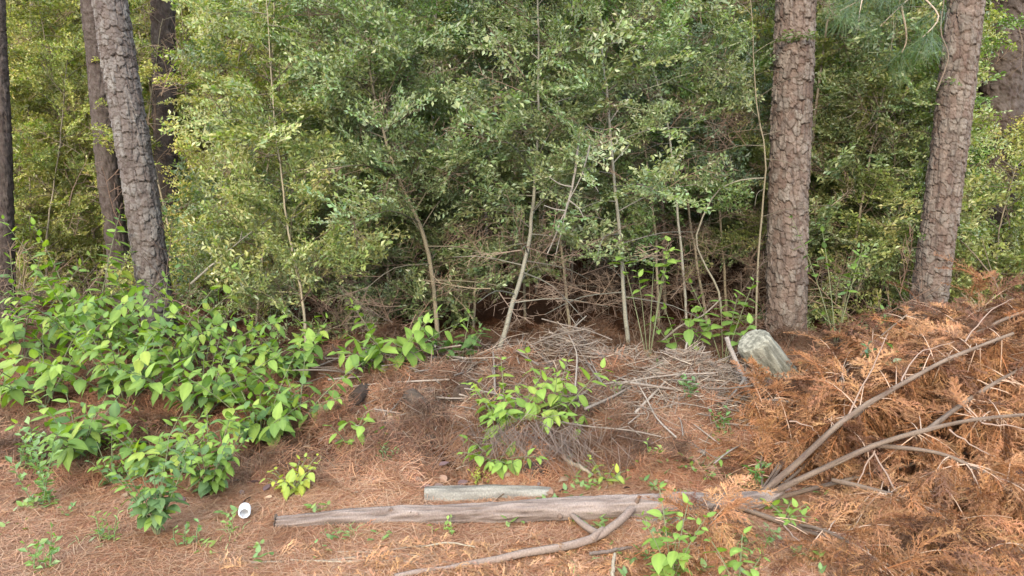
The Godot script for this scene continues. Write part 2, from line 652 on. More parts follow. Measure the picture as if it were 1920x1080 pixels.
var PINES := [[Vector3(-2.813, 1.158, -6.100), Vector3(-2.909, 2.865, -5.950)], [Vector3(2.163, 1.109, -6.200), Vector3(2.136, 2.918, -6.200)], [Vector3(3.335, 1.109, -6.200), Vector3(3.420, 2.918, -6.200)], [Vector3(4.992, 0.951, -8.200), Vector3(4.965, 3.343, -8.200)], [Vector3(-4.295, 0.919, -8.600), Vector3(-4.337, 3.407, -8.500)], [Vector3(-5.285, 0.951, -8.200), Vector3(-5.161, 3.343, -8.200)], [Vector3(-4.102, 2.424, -9.600), Vector3(-4.072, 3.641, -9.600)]]

func before_pine(p: Vector3) -> bool:
	# the twigs nearest the road keep clear of the three great trunks
	for q in PINES:
		var t: float = (p.y - q[0].y) / (q[1].y - q[0].y)
		var x: float = lerp(q[0].x, q[1].x, t)
		if p.z > q[0].z - 0.15 and absf(p.x * q[0].z / minf(p.z, -3.0) - x) < 0.26 and p.y > 0.9 - 0.1 * (q[0].z + 8.0):
			return true
	return false

func sapling(label: String, group: String, path: Array, r0: float, pal: Array, low: float, blen: float, nb: int, stem: Color, full: float = 1.0, spotted: bool = false, called: String = "sapling") -> Node3D:
	var base := gn(path[0], -0.03)
	nb = int(nb * 1.35)
	var o := thing(called, label, "sapling", base, group)
	var p := rel(path, base)
	p[0] = Vector3.ZERO
	var pts := curve(p, 24)
	for i in pts.size():
		if i:
			pts[i] += Vector3(r(-0.006, 0.006), 0, r(-0.006, 0.006))
	var st := MB.new()
	st.tube(pts, taper(r0, r0 * 0.25, 24), 7, stem, 0.12)
	part("trunk", st.mesh(true), M.wood if spotted else M.twig, o)
	var bb := MB.new()
	var xf := [[], []]
	var cc := [[], []]
	var bx := []
	var bc := []
	for k in nb:
		var t: float = low * 0.5 + (1.0 - low * 0.5) * pow((k + r(0, 0.9)) / nb, 0.9)
		t = min(t, 0.99)
		var fi := t * 24
		var at: Vector3 = pts[int(fi)].lerp(pts[int(fi) + 1], fi - int(fi))
		var a := k * 2.39996 + r(-0.4, 0.4)
		var el := r(-0.2, 0.95) if t > low else r(-0.3, 0.3)
		var d := Vector3(cos(a), el, sin(a)).normalized()
		var l := blen * (1.05 - 0.55 * t) * r(0.65, 1.2)
		var sag := Vector3(0, -0.10 * l, 0)
		var c1 := at + d * l * 0.5 + Vector3(r(-0.05, 0.05), r(0, 0.05), r(-0.05, 0.05)) * l
		var tip := at + d * l + sag
		var br := curve([at, c1, tip], 6)
		bb.tube(br, taper(r0 * 0.32, 0.0016, 6), 4, stem * r(0.35, 0.6), 0.1, false)
		var dead := t < low
		var ns := int(l / 0.058)
		for m in ns:
			var s := 0.2 + 0.8 * (m + r(0, 1)) / ns
			var bi := s * 6
			var q: Vector3 = br[int(min(bi, 5))].lerp(br[int(min(bi, 5)) + 1], bi - int(min(bi, 5)))
			if before_pine(q + base) and rng.randf() < 0.93:
				continue
			var sd := 1.0 if m % 2 else -1.0
			var flat := d.cross(Vector3.UP).normalized()
			var dd := (d * r(0.4, 1.0) + flat * sd * r(0.2, 1.0) + Vector3(0, r(-0.5, 0.9), 0)).normalized()
			var up := (Vector3.UP + rdir() * 0.9).normalized()
			var sc := r(0.75, 1.35)
			if dead or rng.randf() > full:
				if rng.randf() < 0.35:
					bx.append(Transform3D(frame(dd, up, sc), q))
					bc.append(tint(BARE[0].lerp(BARE[1], rng.randf()), 0.2))
			else:
				var w := rng.randi() % 2
				xf[w].append(Transform3D(frame(dd, up, sc), q))
				cc[w].append(tint(pal[0].lerp(pal[1], rng.randf()), 0.15, 0.08))
	part("branches", bb.mesh(true), M.twig, o, "stuff")
	var pick := rng.randi() % 3
	for w in 2:
		if xf[w].size():
			many("foliage", sprays[(pick + w * 2) % sprays.size()], M.leaf, xf[w], cc[w], o)
	if bx.size():
		many("bare_twigs", bare_sprays[rng.randi() % bare_sprays.size()], M.twig, bx, bc, o)
	return o

func stalk(base: Vector3, h: float, lean: float) -> Array:
	var a := r(0, TAU)
	var d := Vector3(cos(a), 0, sin(a)) * lean
	return [base, base + Vector3(0, h * 0.33, 0) + d * h * r(0.15, 0.35), base + Vector3(0, h * 0.66, 0) + d * h * r(0.5, 0.7) + rdir() * 0.06, base + Vector3(0, h, 0) + d * h]

# ---------------------------------------------------------------- broad-leaved plants
func put_leaf(o: Node3D, p: Vector3, d: Vector3, l: float, tones: Array) -> void:
	var x := MeshInstance3D.new()
	x.name = "leaf"
	x.mesh = leaf_meshes[rng.randi() % leaf_meshes.size()]
	x.material_override = leaf_tones[tones[rng.randi() % tones.size()]]
	x.transform = Transform3D(frame(d, (Vector3.UP + rdir() * 0.35).normalized(), l), p)
	o.add_child(x, true)

func shrub(label: String, group: String, base: Vector3, h: float, stems: int, leaf: float, tones: Array, spread: float = 0.9, bias: Vector3 = Vector3.ZERO, called: String = "broadleaf_shrub", cat: String = "shrub", gap: float = 0.054, low: float = 0.3) -> Node3D:
	base = gn(base)
	var o := thing(called, label, cat, base, group)
	var turn := r(0, TAU)
	for k in stems:
		var a := turn + TAU * k / stems + r(-0.35, 0.35)
		var out := r(0.35, 1.0) * spread
		var d := (Vector3(cos(a) * out, 1.0, sin(a) * out) + bias).normalized()
		var l := h * r(0.75, 1.15)
		var n := 10
		var pts := []
		for i in n + 1:
			var t := float(i) / n
			pts.append(d * l * t + Vector3(0, -0.28 * out * l * t * t, 0) + Vector3(cos(a), 0, sin(a)) * 0.2 * l * t * t * out)
		var m := MB.new()
		m.tube(pts, taper(0.0045 if h > 0.4 else 0.003, 0.0015, n), 5, Color(0.085, 0.09, 0.045), 0.1, false)
		part("stem", m.mesh(true), M.twig, o)
		var nodes := int(max(2, l * (1 - low) / gap))
		for i in nodes + 1:
			var t := low + (1 - low) * float(i) / nodes
			var fi: float = min(t * n, n - 0.01)
			var p: Vector3 = pts[int(fi)].lerp(pts[int(fi) + 1], fi - int(fi))
			var f: Vector3 = (pts[int(fi) + 1] - pts[int(fi)]).normalized()
			var s1 := f.cross(Vector3.UP).normalized()
			var s2 := f.cross(s1)
			var ax := s1.lerp(s2, 0.75 if i % 2 else 0.1).normalized()
			var sz := leaf * (1.0 - 0.5 * pow(t, 3)) * r(0.5, 1.05)
			for e in [1.0, -1.0]:
				if rng.randf() < 0.06:
					continue
				var dd: Vector3 = (ax * e + f * (0.35 + 0.9 * pow(t, 4)) + Vector3(0, r(-0.75, 0.05), 0) + rdir() * 0.18).normalized()
				put_leaf(o, p + dd * 0.008, dd, sz, tones)
	return o

func weed(label: String, group: String, base: Vector3, h: float, stems: int, leaf: float, c: Color, called: String = "weed", w: float = 0.3, gap: float = 0.02) -> Node3D:
	# upright stems with small leaves all round, too small to be picked apart
	base = gn(base)
	var o := thing(called, label, "weed", base, group)
	var lb := MB.new()
	for k in stems:
		var a := r(0, TAU)
		var d := Vector3(cos(a) * r(0, 0.45), 1, sin(a) * r(0, 0.45)).normalized()
		var l := h * r(0.6, 1.1)
		var foot := Vector3(r(-0.04, 0.04), 0, r(-0.04, 0.04)) * (1 if stems > 1 else 0)
		var m := MB.new()
		m.tube([foot, foot + d * l * 0.5 + rdir() * 0.01, foot + d * l], [0.0018, 0.0014, 0.0007], 4, c * 0.6, 0, false)
		part("stem", m.mesh(true), M.twig, o)
		var n := int(l / gap)
		for i in n:
			var t := (i + 1.0) / n
			var b := i * 2.4 + r(-0.3, 0.3)
			var dd := (Vector3(cos(b), r(0.0, 0.7), sin(b)) + d * 0.4 * t).normalized()
			small_leaf(lb, foot + d * l * t, dd, (d + rdir() * 0.5).normalized(), leaf * r(0.6, 1.15), w, tint(Color(c.r * 1.15, c.g * 0.95, c.b * 0.7), 0.3, 0.12))
	part("foliage", lb.mesh(false), M.leaf, o, "stuff")
	return o

func grass(label: String, base: Vector3, n: int, h: float, c: Color, wide: float = 0.05) -> void:
	base = gn(base)
	var b := MB.new()
	for k in n:
		var p := Vector3(r(-wide, wide), 0, r(-wide, wide))
		var d := Vector3(r(-0.7, 0.7), 1, r(-0.7, 0.7)).normalized()
		var l := h * r(0.5, 1.1)
		var s := d.cross(rdir()).normalized() * 0.002
		var col := tint(c, 0.25, 0.1)
		var m := p + d * l * 0.6
		b.strip(p, m, s, col)
		b.strip(m, m + (d * 0.5 + Vector3(d.x, -0.2, d.z)).normalized() * l * 0.5, s * 0.6, col)
	var o := whole("grass_tuft", b.mesh(false), M.leaf, label, "grass", "green grass tufts in the pine straw", "thing")
	o.position = base

func stick(label: String, pts: Array, r0: float, r1: float, c: Color, side: Array = [], called: String = "stick", group: String = "") -> void:
	for i in pts.size():
		pts[i].y = maxf(pts[i].y, gh(pts[i].x, pts[i].z) + r0 * 0.6 + 0.014)
	var at: Vector3 = pts[0]
	var m := MB.new()
	var n := 14
	var path := curve(rel(pts, at), n)
	for i in range(1, n):
		path[i] += rdir() * r0 * 0.35
	m.tube(path, taper(r0, r1, n), 8, c, 0.16)
	for s in side:
		# a fork: from a point of the path to another point
		var q := curve(rel(s, at), 6)
		m.tube(q, taper(r1 * 0.9 + 0.15 * r0, r1 * 0.5, 6), 6, c * 0.95, 0.14)
	var o := whole(called, m.mesh(true), M.wood, label, "stick", group)
	o.position = at

func log_end(label: String, p: Vector3, d: Vector3, rad: float, l: float, c: Color, sd: int) -> void:
	d = d.normalized()
	var o := thing("cut_log", label, "log", p, "old log ends sticking out of the bank")
	part("bark", rough_tube([-d * l, -d * l * 0.5, Vector3.ZERO], [rad, rad * 1.02, rad * 0.97], 40, 40, {"mode": "plates", "crack": Color(0.05, 0.04, 0.035), "cols": [c, c * 0.8, c * 1.2], "depth": rad * 0.13, "nc": 11, "ch": 0.06}, sd), M.bark, o)
	part("cut_end", cut_face(d * 0.002, d, rad * 0.98, c * 1.3, c * 0.5, sd), M.wood, o)

# ================================================================
func _ready() -> void:
	rng.seed = 20240
	fine.seed = 3
	fine.noise_type = FastNoiseLite.TYPE_SIMPLEX_SMOOTH
	fine.frequency = 0.1
	fine.fractal_octaves = 3
	broad.seed = 8
	broad.noise_type = FastNoiseLite.TYPE_SIMPLEX_SMOOTH
	broad.frequency = 0.02
	broad.fractal_octaves = 3

	var cam := Camera3D.new()
	cam.name = "camera"
	cam.position = Vector3(0, 1.6, 0)
	cam.rotation_degrees = Vector3(-8, 0, 0)
	cam.fov = 40
	cam.far = 400
	add_child(cam)
	cam.current = true

	var env := Environment.new()
	env.background_mode = Environment.BG_SKY
	var sm := ProceduralSkyMaterial.new()
	sm.sky_top_color = Color(0.80, 0.87, 0.95)
	sm.sky_horizon_color = Color(0.94, 0.95, 0.95)
	sm.ground_bottom_color = Color(0.30, 0.25, 0.2)
	sm.ground_horizon_color = Color(0.5, 0.47, 0.42)
	sm.sky_curve = 0.2
	sm.sky_energy_multiplier = 1.3
	var sky := Sky.new()
	sky.sky_material = sm
	env.sky = sky
	env.tonemap_mode = Environment.TONE_MAPPER_LINEAR
	env.tonemap_exposure = 4.35
	env.sdfgi_enabled = true
	env.ssao_enabled = true
	env.ssil_enabled = true
	var we := WorldEnvironment.new()
	we.name = "daylight"
	we.environment = env
	add_child(we)
	var sun := DirectionalLight3D.new()
	sun.name = "sun"
	sun.light_energy = 0.7
	sun.light_color = Color(1.0, 0.95, 0.86)
	sun.light_angular_distance = 18
	sun.shadow_enabled = true
	sun.rotation_degrees = Vector3(-24, -14, 0)
	add_child(sun)

	make_materials()
	for k in 4:
		sprays.append(make_spray([0.032, 0.036, 0.04, 0.034][k], true))
	for k in 2:
		bare_sprays.append(make_spray(0.0, false))
	for k in 4:
		cedar_sprays.append(make_cedar_spray())
	for k in 4:
		straw_clumps.append(make_straw([0.25, 0.5, 0.9, 1.4][k]))
	needle_tufts.append(make_needle_tuft())
	for k in 6:
		leaf_meshes.append(make_leaf([0.27, 0.31, 0.26, 0.29, 0.33, 0.28][k], r(0.1, 0.35), r(0.1, 0.45)))

	build_ground()
	build_pines()
	build_thicket()
	build_bank()
	build_shrubs()
	build_cedar()
	build_small()

func build_ground() -> void:
	var xs := []
	var x := -60.0
	while x < 60.0:
		xs.append(x)
		x += 0.045 if absf(x) < 4.0 else (0.3 if absf(x) < 8 else 2.5)
	var zs := []
	var z := 12.0
	while z > -70.0:
		zs.append(z)
		z -= 0.045 if (z < -2.6 and z > -6.6) else (0.3 if (z < 0 and z > -14) else 2.5)
	var b := MB.new()
	for q in zs:
		for p in xs:
			var n := broad.get_noise_2d(p * 60, q * 60)
			var n2 := fine.get_noise_2d(p * 30, q * 30)
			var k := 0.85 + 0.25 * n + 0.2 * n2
			# a paler, pinkish straw on the level strip, litter in the wood darkened to carry its shade
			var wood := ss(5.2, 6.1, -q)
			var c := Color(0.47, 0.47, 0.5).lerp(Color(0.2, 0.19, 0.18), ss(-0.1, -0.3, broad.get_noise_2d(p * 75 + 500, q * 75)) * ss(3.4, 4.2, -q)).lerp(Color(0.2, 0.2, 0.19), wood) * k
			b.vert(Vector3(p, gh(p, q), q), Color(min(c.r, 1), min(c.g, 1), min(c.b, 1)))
	var w := xs.size()
	for j in zs.size() - 1:
		for i in w - 1:
			var a := j * w + i
			b.tri(a, a + w, a + 1)
			b.tri(a + 1, a + w, a + w + 1)
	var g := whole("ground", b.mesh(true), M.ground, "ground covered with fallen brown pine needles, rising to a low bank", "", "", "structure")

	# loose needles
	var o := thing("pine_straw", "loose orange brown pine needles lying over the strip and the bank", "pine straw", Vector3.ZERO, "", "stuff")
	var xf := [[], [], [], []]
	var cc := [[], [], [], []]
	for k in 30000:
		var q := Vector3(r(-3.6, 3.6), 0, -lerp(2.3, 6.4, pow(rng.randf(), 0.8)))
		if absf(q.x) > -q.z * 0.72 + 0.2:
			continue
		if broad.get_noise_2d(q.x * 75 + 500, q.z * 75) < -0.22 and rng.randf() < 0.8 * ss(3.4, 4.2, -q.z):
			continue
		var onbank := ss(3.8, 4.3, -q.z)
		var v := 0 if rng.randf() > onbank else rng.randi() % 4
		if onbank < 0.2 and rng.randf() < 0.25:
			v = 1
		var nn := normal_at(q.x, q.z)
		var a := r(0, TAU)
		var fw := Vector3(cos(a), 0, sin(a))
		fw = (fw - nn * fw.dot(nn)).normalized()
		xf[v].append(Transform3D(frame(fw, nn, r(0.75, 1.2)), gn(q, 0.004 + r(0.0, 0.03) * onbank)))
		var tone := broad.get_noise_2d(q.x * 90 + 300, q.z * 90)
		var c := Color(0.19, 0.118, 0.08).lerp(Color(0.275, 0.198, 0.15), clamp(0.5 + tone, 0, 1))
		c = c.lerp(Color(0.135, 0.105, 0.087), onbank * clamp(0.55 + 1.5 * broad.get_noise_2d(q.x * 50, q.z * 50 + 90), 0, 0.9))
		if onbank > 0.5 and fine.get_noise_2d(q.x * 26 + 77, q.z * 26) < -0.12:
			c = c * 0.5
		c = c.lerp(Color(0.085, 0.065, 0.052), ss(5.4, 5.9, -q.z))  # straw under the saplings painted darker, standing in for their shade
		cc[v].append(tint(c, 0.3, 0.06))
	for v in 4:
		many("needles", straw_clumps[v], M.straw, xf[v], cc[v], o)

	# dead leaves, and sprouts nobody could count
	var dl := thing("leaf_litter", "brown dead leaves lying scattered over the straw of the bank", "leaf litter", Vector3.ZERO, "", "stuff")
	var lx := []
	var lc := []
	for k in 900:
		var q := Vector3(r(-3.0, 3.0), 0, -r(3.75, 6.2))
		var a := r(0, TAU)
		lx.append(Transform3D(frame(Vector3(cos(a), r(-0.3, 0.5), sin(a)), (Vector3.UP + rdir() * 0.8).normalized(), r(0.03, 0.08)), gn(q, 0.025)))
		lc.append(tint([Color(0.13, 0.075, 0.05), Color(0.09, 0.055, 0.045), Color(0.17, 0.11, 0.07), Color(0.07, 0.04, 0.04)][k % 4], 0.3))
	many("leaves", leaf_meshes[0], M.twig, lx, lc, dl)
	var sp := thing("ground_sprouts", "tiny green sprouts coming up all through the pine straw", "ground cover", Vector3.ZERO, "", "stuff")
	var sx := []
	var sc := []
	for k in 150:
		var c := Vector3(r(-2.6, 2.2), 0, -r(2.7, 5.3))
		if k % 2:
			c = Vector3(r(0.3, 1.3), 0, -r(2.8, 4.6))
		var n := rng.randi() % 9 + 4
		var col := Color(0.10, 0.17, 0.05).lerp(Color(0.17, 0.22, 0.055), rng.randf())
		for m in n:
			var a := r(0, TAU)
			sx.append(Transform3D(frame(Vector3(cos(a), r(0.1, 1.2), sin(a)), Vector3.UP, r(0.022, 0.05)), gn(c + Vector3(r(-0.05, 0.05), 0, r(-0.05, 0.05)), r(0.0, 0.05))))
			sc.append(tint(col, 0.2, 0.1))
	many("leaves", leaf_meshes[2], M.leaf, sx, sc, sp)

func build_pines() -> void:
	pine("tall grey pine trunk leaning left, rising behind the leafy shrubs", [Vector3(-2.752, 0.092, -6.150), Vector3(-2.788, 0.656, -6.120), Vector3(-2.823, 1.526, -6.050), Vector3(-2.872, 2.231, -6.000), Vector3(-2.909, 2.865, -5.950), Vector3(-3.005, 4.030, -5.900)], 0.114, 0.101, GREYP, 160, 640, 16, 1)
	pine("straight reddish pine trunk with scaly bark behind the pale stump", [Vector3(2.192, 0.168, -6.200), Vector3(2.177, 0.643, -6.200), Vector3(2.151, 1.442, -6.200), Vector3(2.147, 2.212, -6.200), Vector3(2.136, 2.918, -6.200), Vector3(2.121, 4.154, -6.200)], 0.138, 0.127, REDP, 180, 640, 18, 2)
	pine("brown pine trunk leaning right above the dead orange cedar branches", [Vector3(3.278, 0.211, -6.200), Vector3(3.306, 0.643, -6.200), Vector3(3.348, 1.317, -6.200), Vector3(3.387, 2.052, -6.200), Vector3(3.420, 2.918, -6.200), Vector3(3.470, 4.154, -6.200)], 0.120, 0.112, REDP, 160, 640, 16, 3)
	pine("thick dark pine trunk farther back at the right edge", [Vector3(5.021, 0.335, -8.200), Vector3(4.955, 1.770, -8.200), Vector3(4.956, 2.828, -8.200), Vector3(4.965, 3.343, -8.200), Vector3(4.924, 4.978, -8.200)], 0.2, 0.185, DARKP, 110, 300, 14, 4)
	pine("thin dark pine trunk just left of the grey leaning one", [Vector3(-4.250, 0.035, -8.600), Vector3(-4.295, 0.744, -8.600), Vector3(-4.299, 1.776, -8.500), Vector3(-4.318, 2.765, -8.500), Vector3(-4.337, 3.407, -8.500), Vector3(-4.278, 5.060, -8.400)], 0.105, 0.09, DARKP, 90, 300, 12, 5)
	pine("dark pine trunk cut off by the left edge of the view", [Vector3(-5.344, 0.107, -8.200), Vector3(-5.280, 0.951, -8.200), Vector3(-5.215, 2.038, -8.200), Vector3(-5.186, 2.828, -8.200), Vector3(-5.161, 3.343, -8.200), Vector3(-5.079, 4.978, -8.200)], 0.095, 0.088, DARKP, 80, 260, 12, 6)
	pine("distant pine trunk half hidden by leaves right of the grey pine", [Vector3(-4.203, 0.119, -9.600), Vector3(-4.158, 1.291, -9.600), Vector3(-4.120, 2.548, -9.600), Vector3(-4.072, 3.641, -9.600), Vector3(-3.984, 5.554, -9.600)], 0.125, 0.115, DARKP, 70, 240, 12, 7)

func build_thicket() -> void:
	var pale := Color(0.18, 0.165, 0.13)
	var tan := Color(0.17, 0.14, 0.095)
	var dim := Color(0.14, 0.115, 0.085)
	# saplings with stems one can follow
	sapling("sapling with a straight white stem rising from the bank left of the stump", "", [Vector3(0.869, 0.211, -5.750), Vector3(0.850, 0.544, -5.800), Vector3(0.798, 1.097, -5.850), Vector3(0.756, 1.606, -5.900), Vector3(0.706, 2.111, -5.950), Vector3(0.647, 2.726, -6.000), Vector3(0.577, 3.625, -6.050)], 0.018, GG, 0.4, 0.75, 28, pale, 0.6, true)
	sapling("sapling with a pale stem leaning right from the middle of the bank", "", [Vector3(-0.133, 0.215, -5.650), Vector3(-0.019, 0.602, -5.700), Vector3(0.098, 0.983, -5.800), Vector3(0.158, 1.410, -5.900), Vector3(0.191, 1.921, -6.000), Vector3(0.199, 2.591, -6.100), Vector3(0.178, 3.489, -6.200)], 0.02, GG, 0.38, 0.8, 26, pale, 0.6, true)
	sapling("tall tan stemmed sapling curving left, with layered leafy branches", "", [Vector3(-0.570, 0.319, -6.100), Vector3(-0.648, 0.993, -6.100), Vector3(-0.777, 1.383, -6.100), Vector3(-0.913, 1.727, -6.100), Vector3(-1.022, 2.124, -6.100), Vector3(-1.076, 2.514, -6.100), Vector3(-1.110, 3.347, -6.100)], 0.019, GG, 0.2, 0.95, 32, tan, 0.6, true)
	sapling("slim sapling with grey green leaves above the small shrub clump", "", [Vector3(-1.534, 0.281, -5.800), Vector3(-1.572, 0.697, -5.850), Vector3(-1.644, 1.053, -5.900), Vector3(-1.725, 1.526, -6.000), Vector3(-1.802, 2.124, -6.100), Vector3(-1.847, 2.918, -6.200)], 0.012, LG, 0.1, 0.75, 24, tan, 0.65)
	sapling("thin white stemmed sapling hugging the left side of the reddish pine", "", [Vector3(1.910, 0.362, -6.100), Vector3(1.910, 1.117, -6.100), Vector3(1.917, 1.726, -6.050), Vector3(1.816, 2.197, -6.050), Vector3(1.776, 2.659, -6.050), Vector3(1.701, 3.443, -6.050)], 0.009, GG, 0.5, 0.5, 16, tan, 0.8, true)
	sapling("sapling with a pale arching stem high above the dark hollow", "", [Vector3(1.497, 0.214, -6.600), Vector3(1.409, 1.033, -6.600), Vector3(1.287, 1.820, -6.500), Vector3(1.180, 2.284, -6.500), Vector3(0.984, 2.680, -6.400), Vector3(0.747, 2.921, -6.400), Vector3(0.325, 3.095, -6.300)], 0.012, FG, 0.6, 0.6, 22, pale, 0.6)
	var L := [
		[480, 6.3, 3.1, GG, "leafy sapling right of the grey leaning pine trunk, with leaves near the ground"],
		[400, 6.9, 3.0, YG, "yellow green sapling crossed by a dead diagonal stick"],
		[650, 6.25, 3.0, GG, "grey green sapling between the two tan stems, wide flat branches"],
		[730, 6.6, 3.6, GG, "tall grey green sapling close behind the curving tan stem"],
		[885, 6.4, 3.4, GG, "dense grey green sapling behind the pale leaning stem"],
		[985, 7.0, 3.9, BG, "tall dark sapling over the brown dead patch in the middle"],
		[1070, 6.5, 3.6, GG, "sapling with a bright leaf cluster above the bare forked branch"],
		[1235, 6.5, 3.4, FG, "light green bushy sapling right of the white stem"],
		[1330, 6.8, 3.8, BG, "bluish green sapling left of the reddish pine trunk"],
		[1365, 7.3, 4.2, BG, "tall bluish sapling high behind the arching stem"],
		[1570, 6.7, 3.3, GG, "thin stemmed sapling in the shade just right of the reddish pine"],
		[1640, 6.9, 2.7, LG, "pale leaved sapling between the reddish pine and the leaning brown pine"],
		[1690, 7.0, 3.3, LG, "tall light green sapling behind the leaning brown pine"],
		[1850, 6.9, 1.7, LG, "low light green sapling in front of the thick dark pine"],
		[1960, 7.2, 2.0, YG, "yellow green sapling under the thick dark pine at the edge"],
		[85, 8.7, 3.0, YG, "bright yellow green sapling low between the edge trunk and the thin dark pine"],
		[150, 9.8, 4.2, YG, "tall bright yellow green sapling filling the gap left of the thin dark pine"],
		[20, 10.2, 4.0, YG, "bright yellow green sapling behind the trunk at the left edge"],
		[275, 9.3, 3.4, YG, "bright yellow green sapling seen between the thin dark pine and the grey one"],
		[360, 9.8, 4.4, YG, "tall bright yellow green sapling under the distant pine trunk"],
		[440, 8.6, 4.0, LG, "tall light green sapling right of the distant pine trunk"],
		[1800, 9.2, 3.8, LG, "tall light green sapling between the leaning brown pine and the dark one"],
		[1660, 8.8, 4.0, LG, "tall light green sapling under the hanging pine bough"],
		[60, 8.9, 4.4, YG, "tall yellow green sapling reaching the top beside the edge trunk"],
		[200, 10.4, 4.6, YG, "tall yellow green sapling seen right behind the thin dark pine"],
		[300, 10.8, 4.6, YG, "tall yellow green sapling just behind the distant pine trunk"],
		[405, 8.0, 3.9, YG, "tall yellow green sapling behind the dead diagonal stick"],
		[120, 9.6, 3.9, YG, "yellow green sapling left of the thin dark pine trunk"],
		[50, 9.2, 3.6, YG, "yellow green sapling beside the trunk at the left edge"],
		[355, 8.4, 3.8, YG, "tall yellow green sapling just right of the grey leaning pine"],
		[560, 7.1, 3.9, LG, "tall light green sapling above the slim one with fresh leaves"],
		[790, 7.2, 3.9, GG, "tall leafy sapling rising over the curving tan stem"]]
	for q in L:
		var d: float = q[1] + 0.35
		var bx: float = (q[0] - 960.0) / 1483.6 * (d * 0.99 + 0.2)
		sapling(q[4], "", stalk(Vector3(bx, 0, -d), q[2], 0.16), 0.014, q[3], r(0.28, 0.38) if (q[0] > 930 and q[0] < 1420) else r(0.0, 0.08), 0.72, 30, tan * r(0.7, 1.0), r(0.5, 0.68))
	# the deeper wood
	var deep := {}
	for k in 38:
		var d: float = lerp(7.6, 12.5, (k + rng.randf()) / 38.0)
		var x := r(-0.85, 0.85) * d
		var s := x / d
		if s < -0.36:
			d += 2.6
			x = s * d
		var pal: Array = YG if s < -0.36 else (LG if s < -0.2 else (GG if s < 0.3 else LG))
		if rng.randf() < 0.2:
			pal = FG
		var where := "behind the grey leaning pine" if s < -0.36 else ("behind the curving tan stem" if s < -0.05 else ("behind the white stemmed sapling" if s < 0.22 else "behind the reddish and brown pines"))
		var hue := "yellow green" if pal == YG else ("light green" if pal == LG else ("fresh green" if pal == FG else "grey green"))
		var key := hue + " saplings " + where
		if not deep.has(key):
			deep[key] = []
		deep[key].append([s, x, d, pal])
	var order := ["leftmost", "second from the left", "third from the left", "fourth from the left", "fifth from the left", "sixth from the left", "seventh from the left", "eighth from the left", "ninth from the left", "tenth from the left", "eleventh from the left", "twelfth from the left", "thirteenth from the left", "fourteenth from the left", "fifteenth from the left"]
	for key in deep:
		var row: Array = deep[key]
		row.sort_custom(func(a, b): return a[0] < b[0])
		for k in row.size():
			var q: Array = row[k]
			var name_it: String = (order[k] + " of the " + key) if row.size() > 1 else "lone slender " + key.replace("saplings", "sapling")
			sapling(name_it, key, stalk(Vector3(q[1], 0, -q[2]), r(3.8, 5.6), 0.14), 0.018, q[3], 0.15, 1.05, 26, dim, 0.7)
	# the far wood, one mass
	var o := thing("far_woodland", "dense mass of far foliage closing the view behind the saplings", "woodland", Vector3.ZERO, "", "stuff")
	var xf := [[], []]
	var cc := [[], []]
	for k in 80000:
		var d: float = lerp(12.0, 26.0, pow(rng.randf(), 0.8))
		var x := r(-1.0, 1.0) * (d * 0.75 + 3)
		var y := pow(rng.randf(), 0.85) * (d * 0.40 + 2.5)
		var n := broad.get_noise_3d(x * 22, y * 30, d * 22)
		if n < -0.3:
			continue
		var s := x / d
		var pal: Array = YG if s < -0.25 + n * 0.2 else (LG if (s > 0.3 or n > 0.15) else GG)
		var a := r(0, TAU)
		var p := Vector3(x, 0, -d)
		p.y = gh(p.x, p.z) + y
		xf[k % 2].append(Transform3D(frame(Vector3(cos(a), r(-0.5, 0.4), sin(a)), (Vector3.UP + rdir() * 0.5).normalized(), r(1.5, 2.6)), p))
		cc[k % 2].append(tint(pal[0].lerp(pal[1], rng.randf()), 0.2, 0.08))
	many("foliage", sprays[1], M.leaf, xf[0], cc[0], o)
	many("foliage", sprays[2], M.leaf, xf[1], cc[1], o)
	# thin stems among them
	var sb := MB.new()
	for k in 130:
		var d := r(9.0, 20.0)
		var x := r(-0.8, 0.8) * d
		var p := gn(Vector3(x, 0, -d), -0.05)
		var st := stalk(p, r(3.0, 7.0), 0.12)
		sb.tube(curve(st, 8), taper(r(0.012, 0.035), 0.006, 8), 5, dim * r(0.7, 1.6), 0.1)
	part("stems", sb.mesh(true), M.twig, o, "stuff")
	# brown dead undergrowth in the shade
	var u := thing("dead_undergrowth", "tangle of brown dead twigs in the shade under the saplings", "undergrowth", Vector3.ZERO, "", "stuff")
	var bx := []
	var bc := []
	for k in 650:
		var d: float = lerp(5.7, 10.0, pow(rng.randf(), 1.3))
		var x := r(-0.72, 0.72) * d
		var hmax: float = 0.45 + 0.35 * broad.get_noise_2d(x * 40, d * 40)
		if absf(x - 0.1) < 0.7 and rng.randf() < 0.5:
			hmax = 2.2
		if k % 3 == 0:
			hmax = 3.2
			d += 0.6
		var p := gn(Vector3(x, 0, -d), pow(rng.randf(), 1.3) * hmax)
		bx.append(Transform3D(frame(rdir() + Vector3(0, 0.5, 0), rdir(), r(0.7, 1.9)), p))
		bc.append(tint(BARE[0].lerp(BARE[1], pow(rng.randf(), 1.5)), 0.3, 0.1))
	many("twigs", bare_sprays[0], M.twig, bx, bc, u)

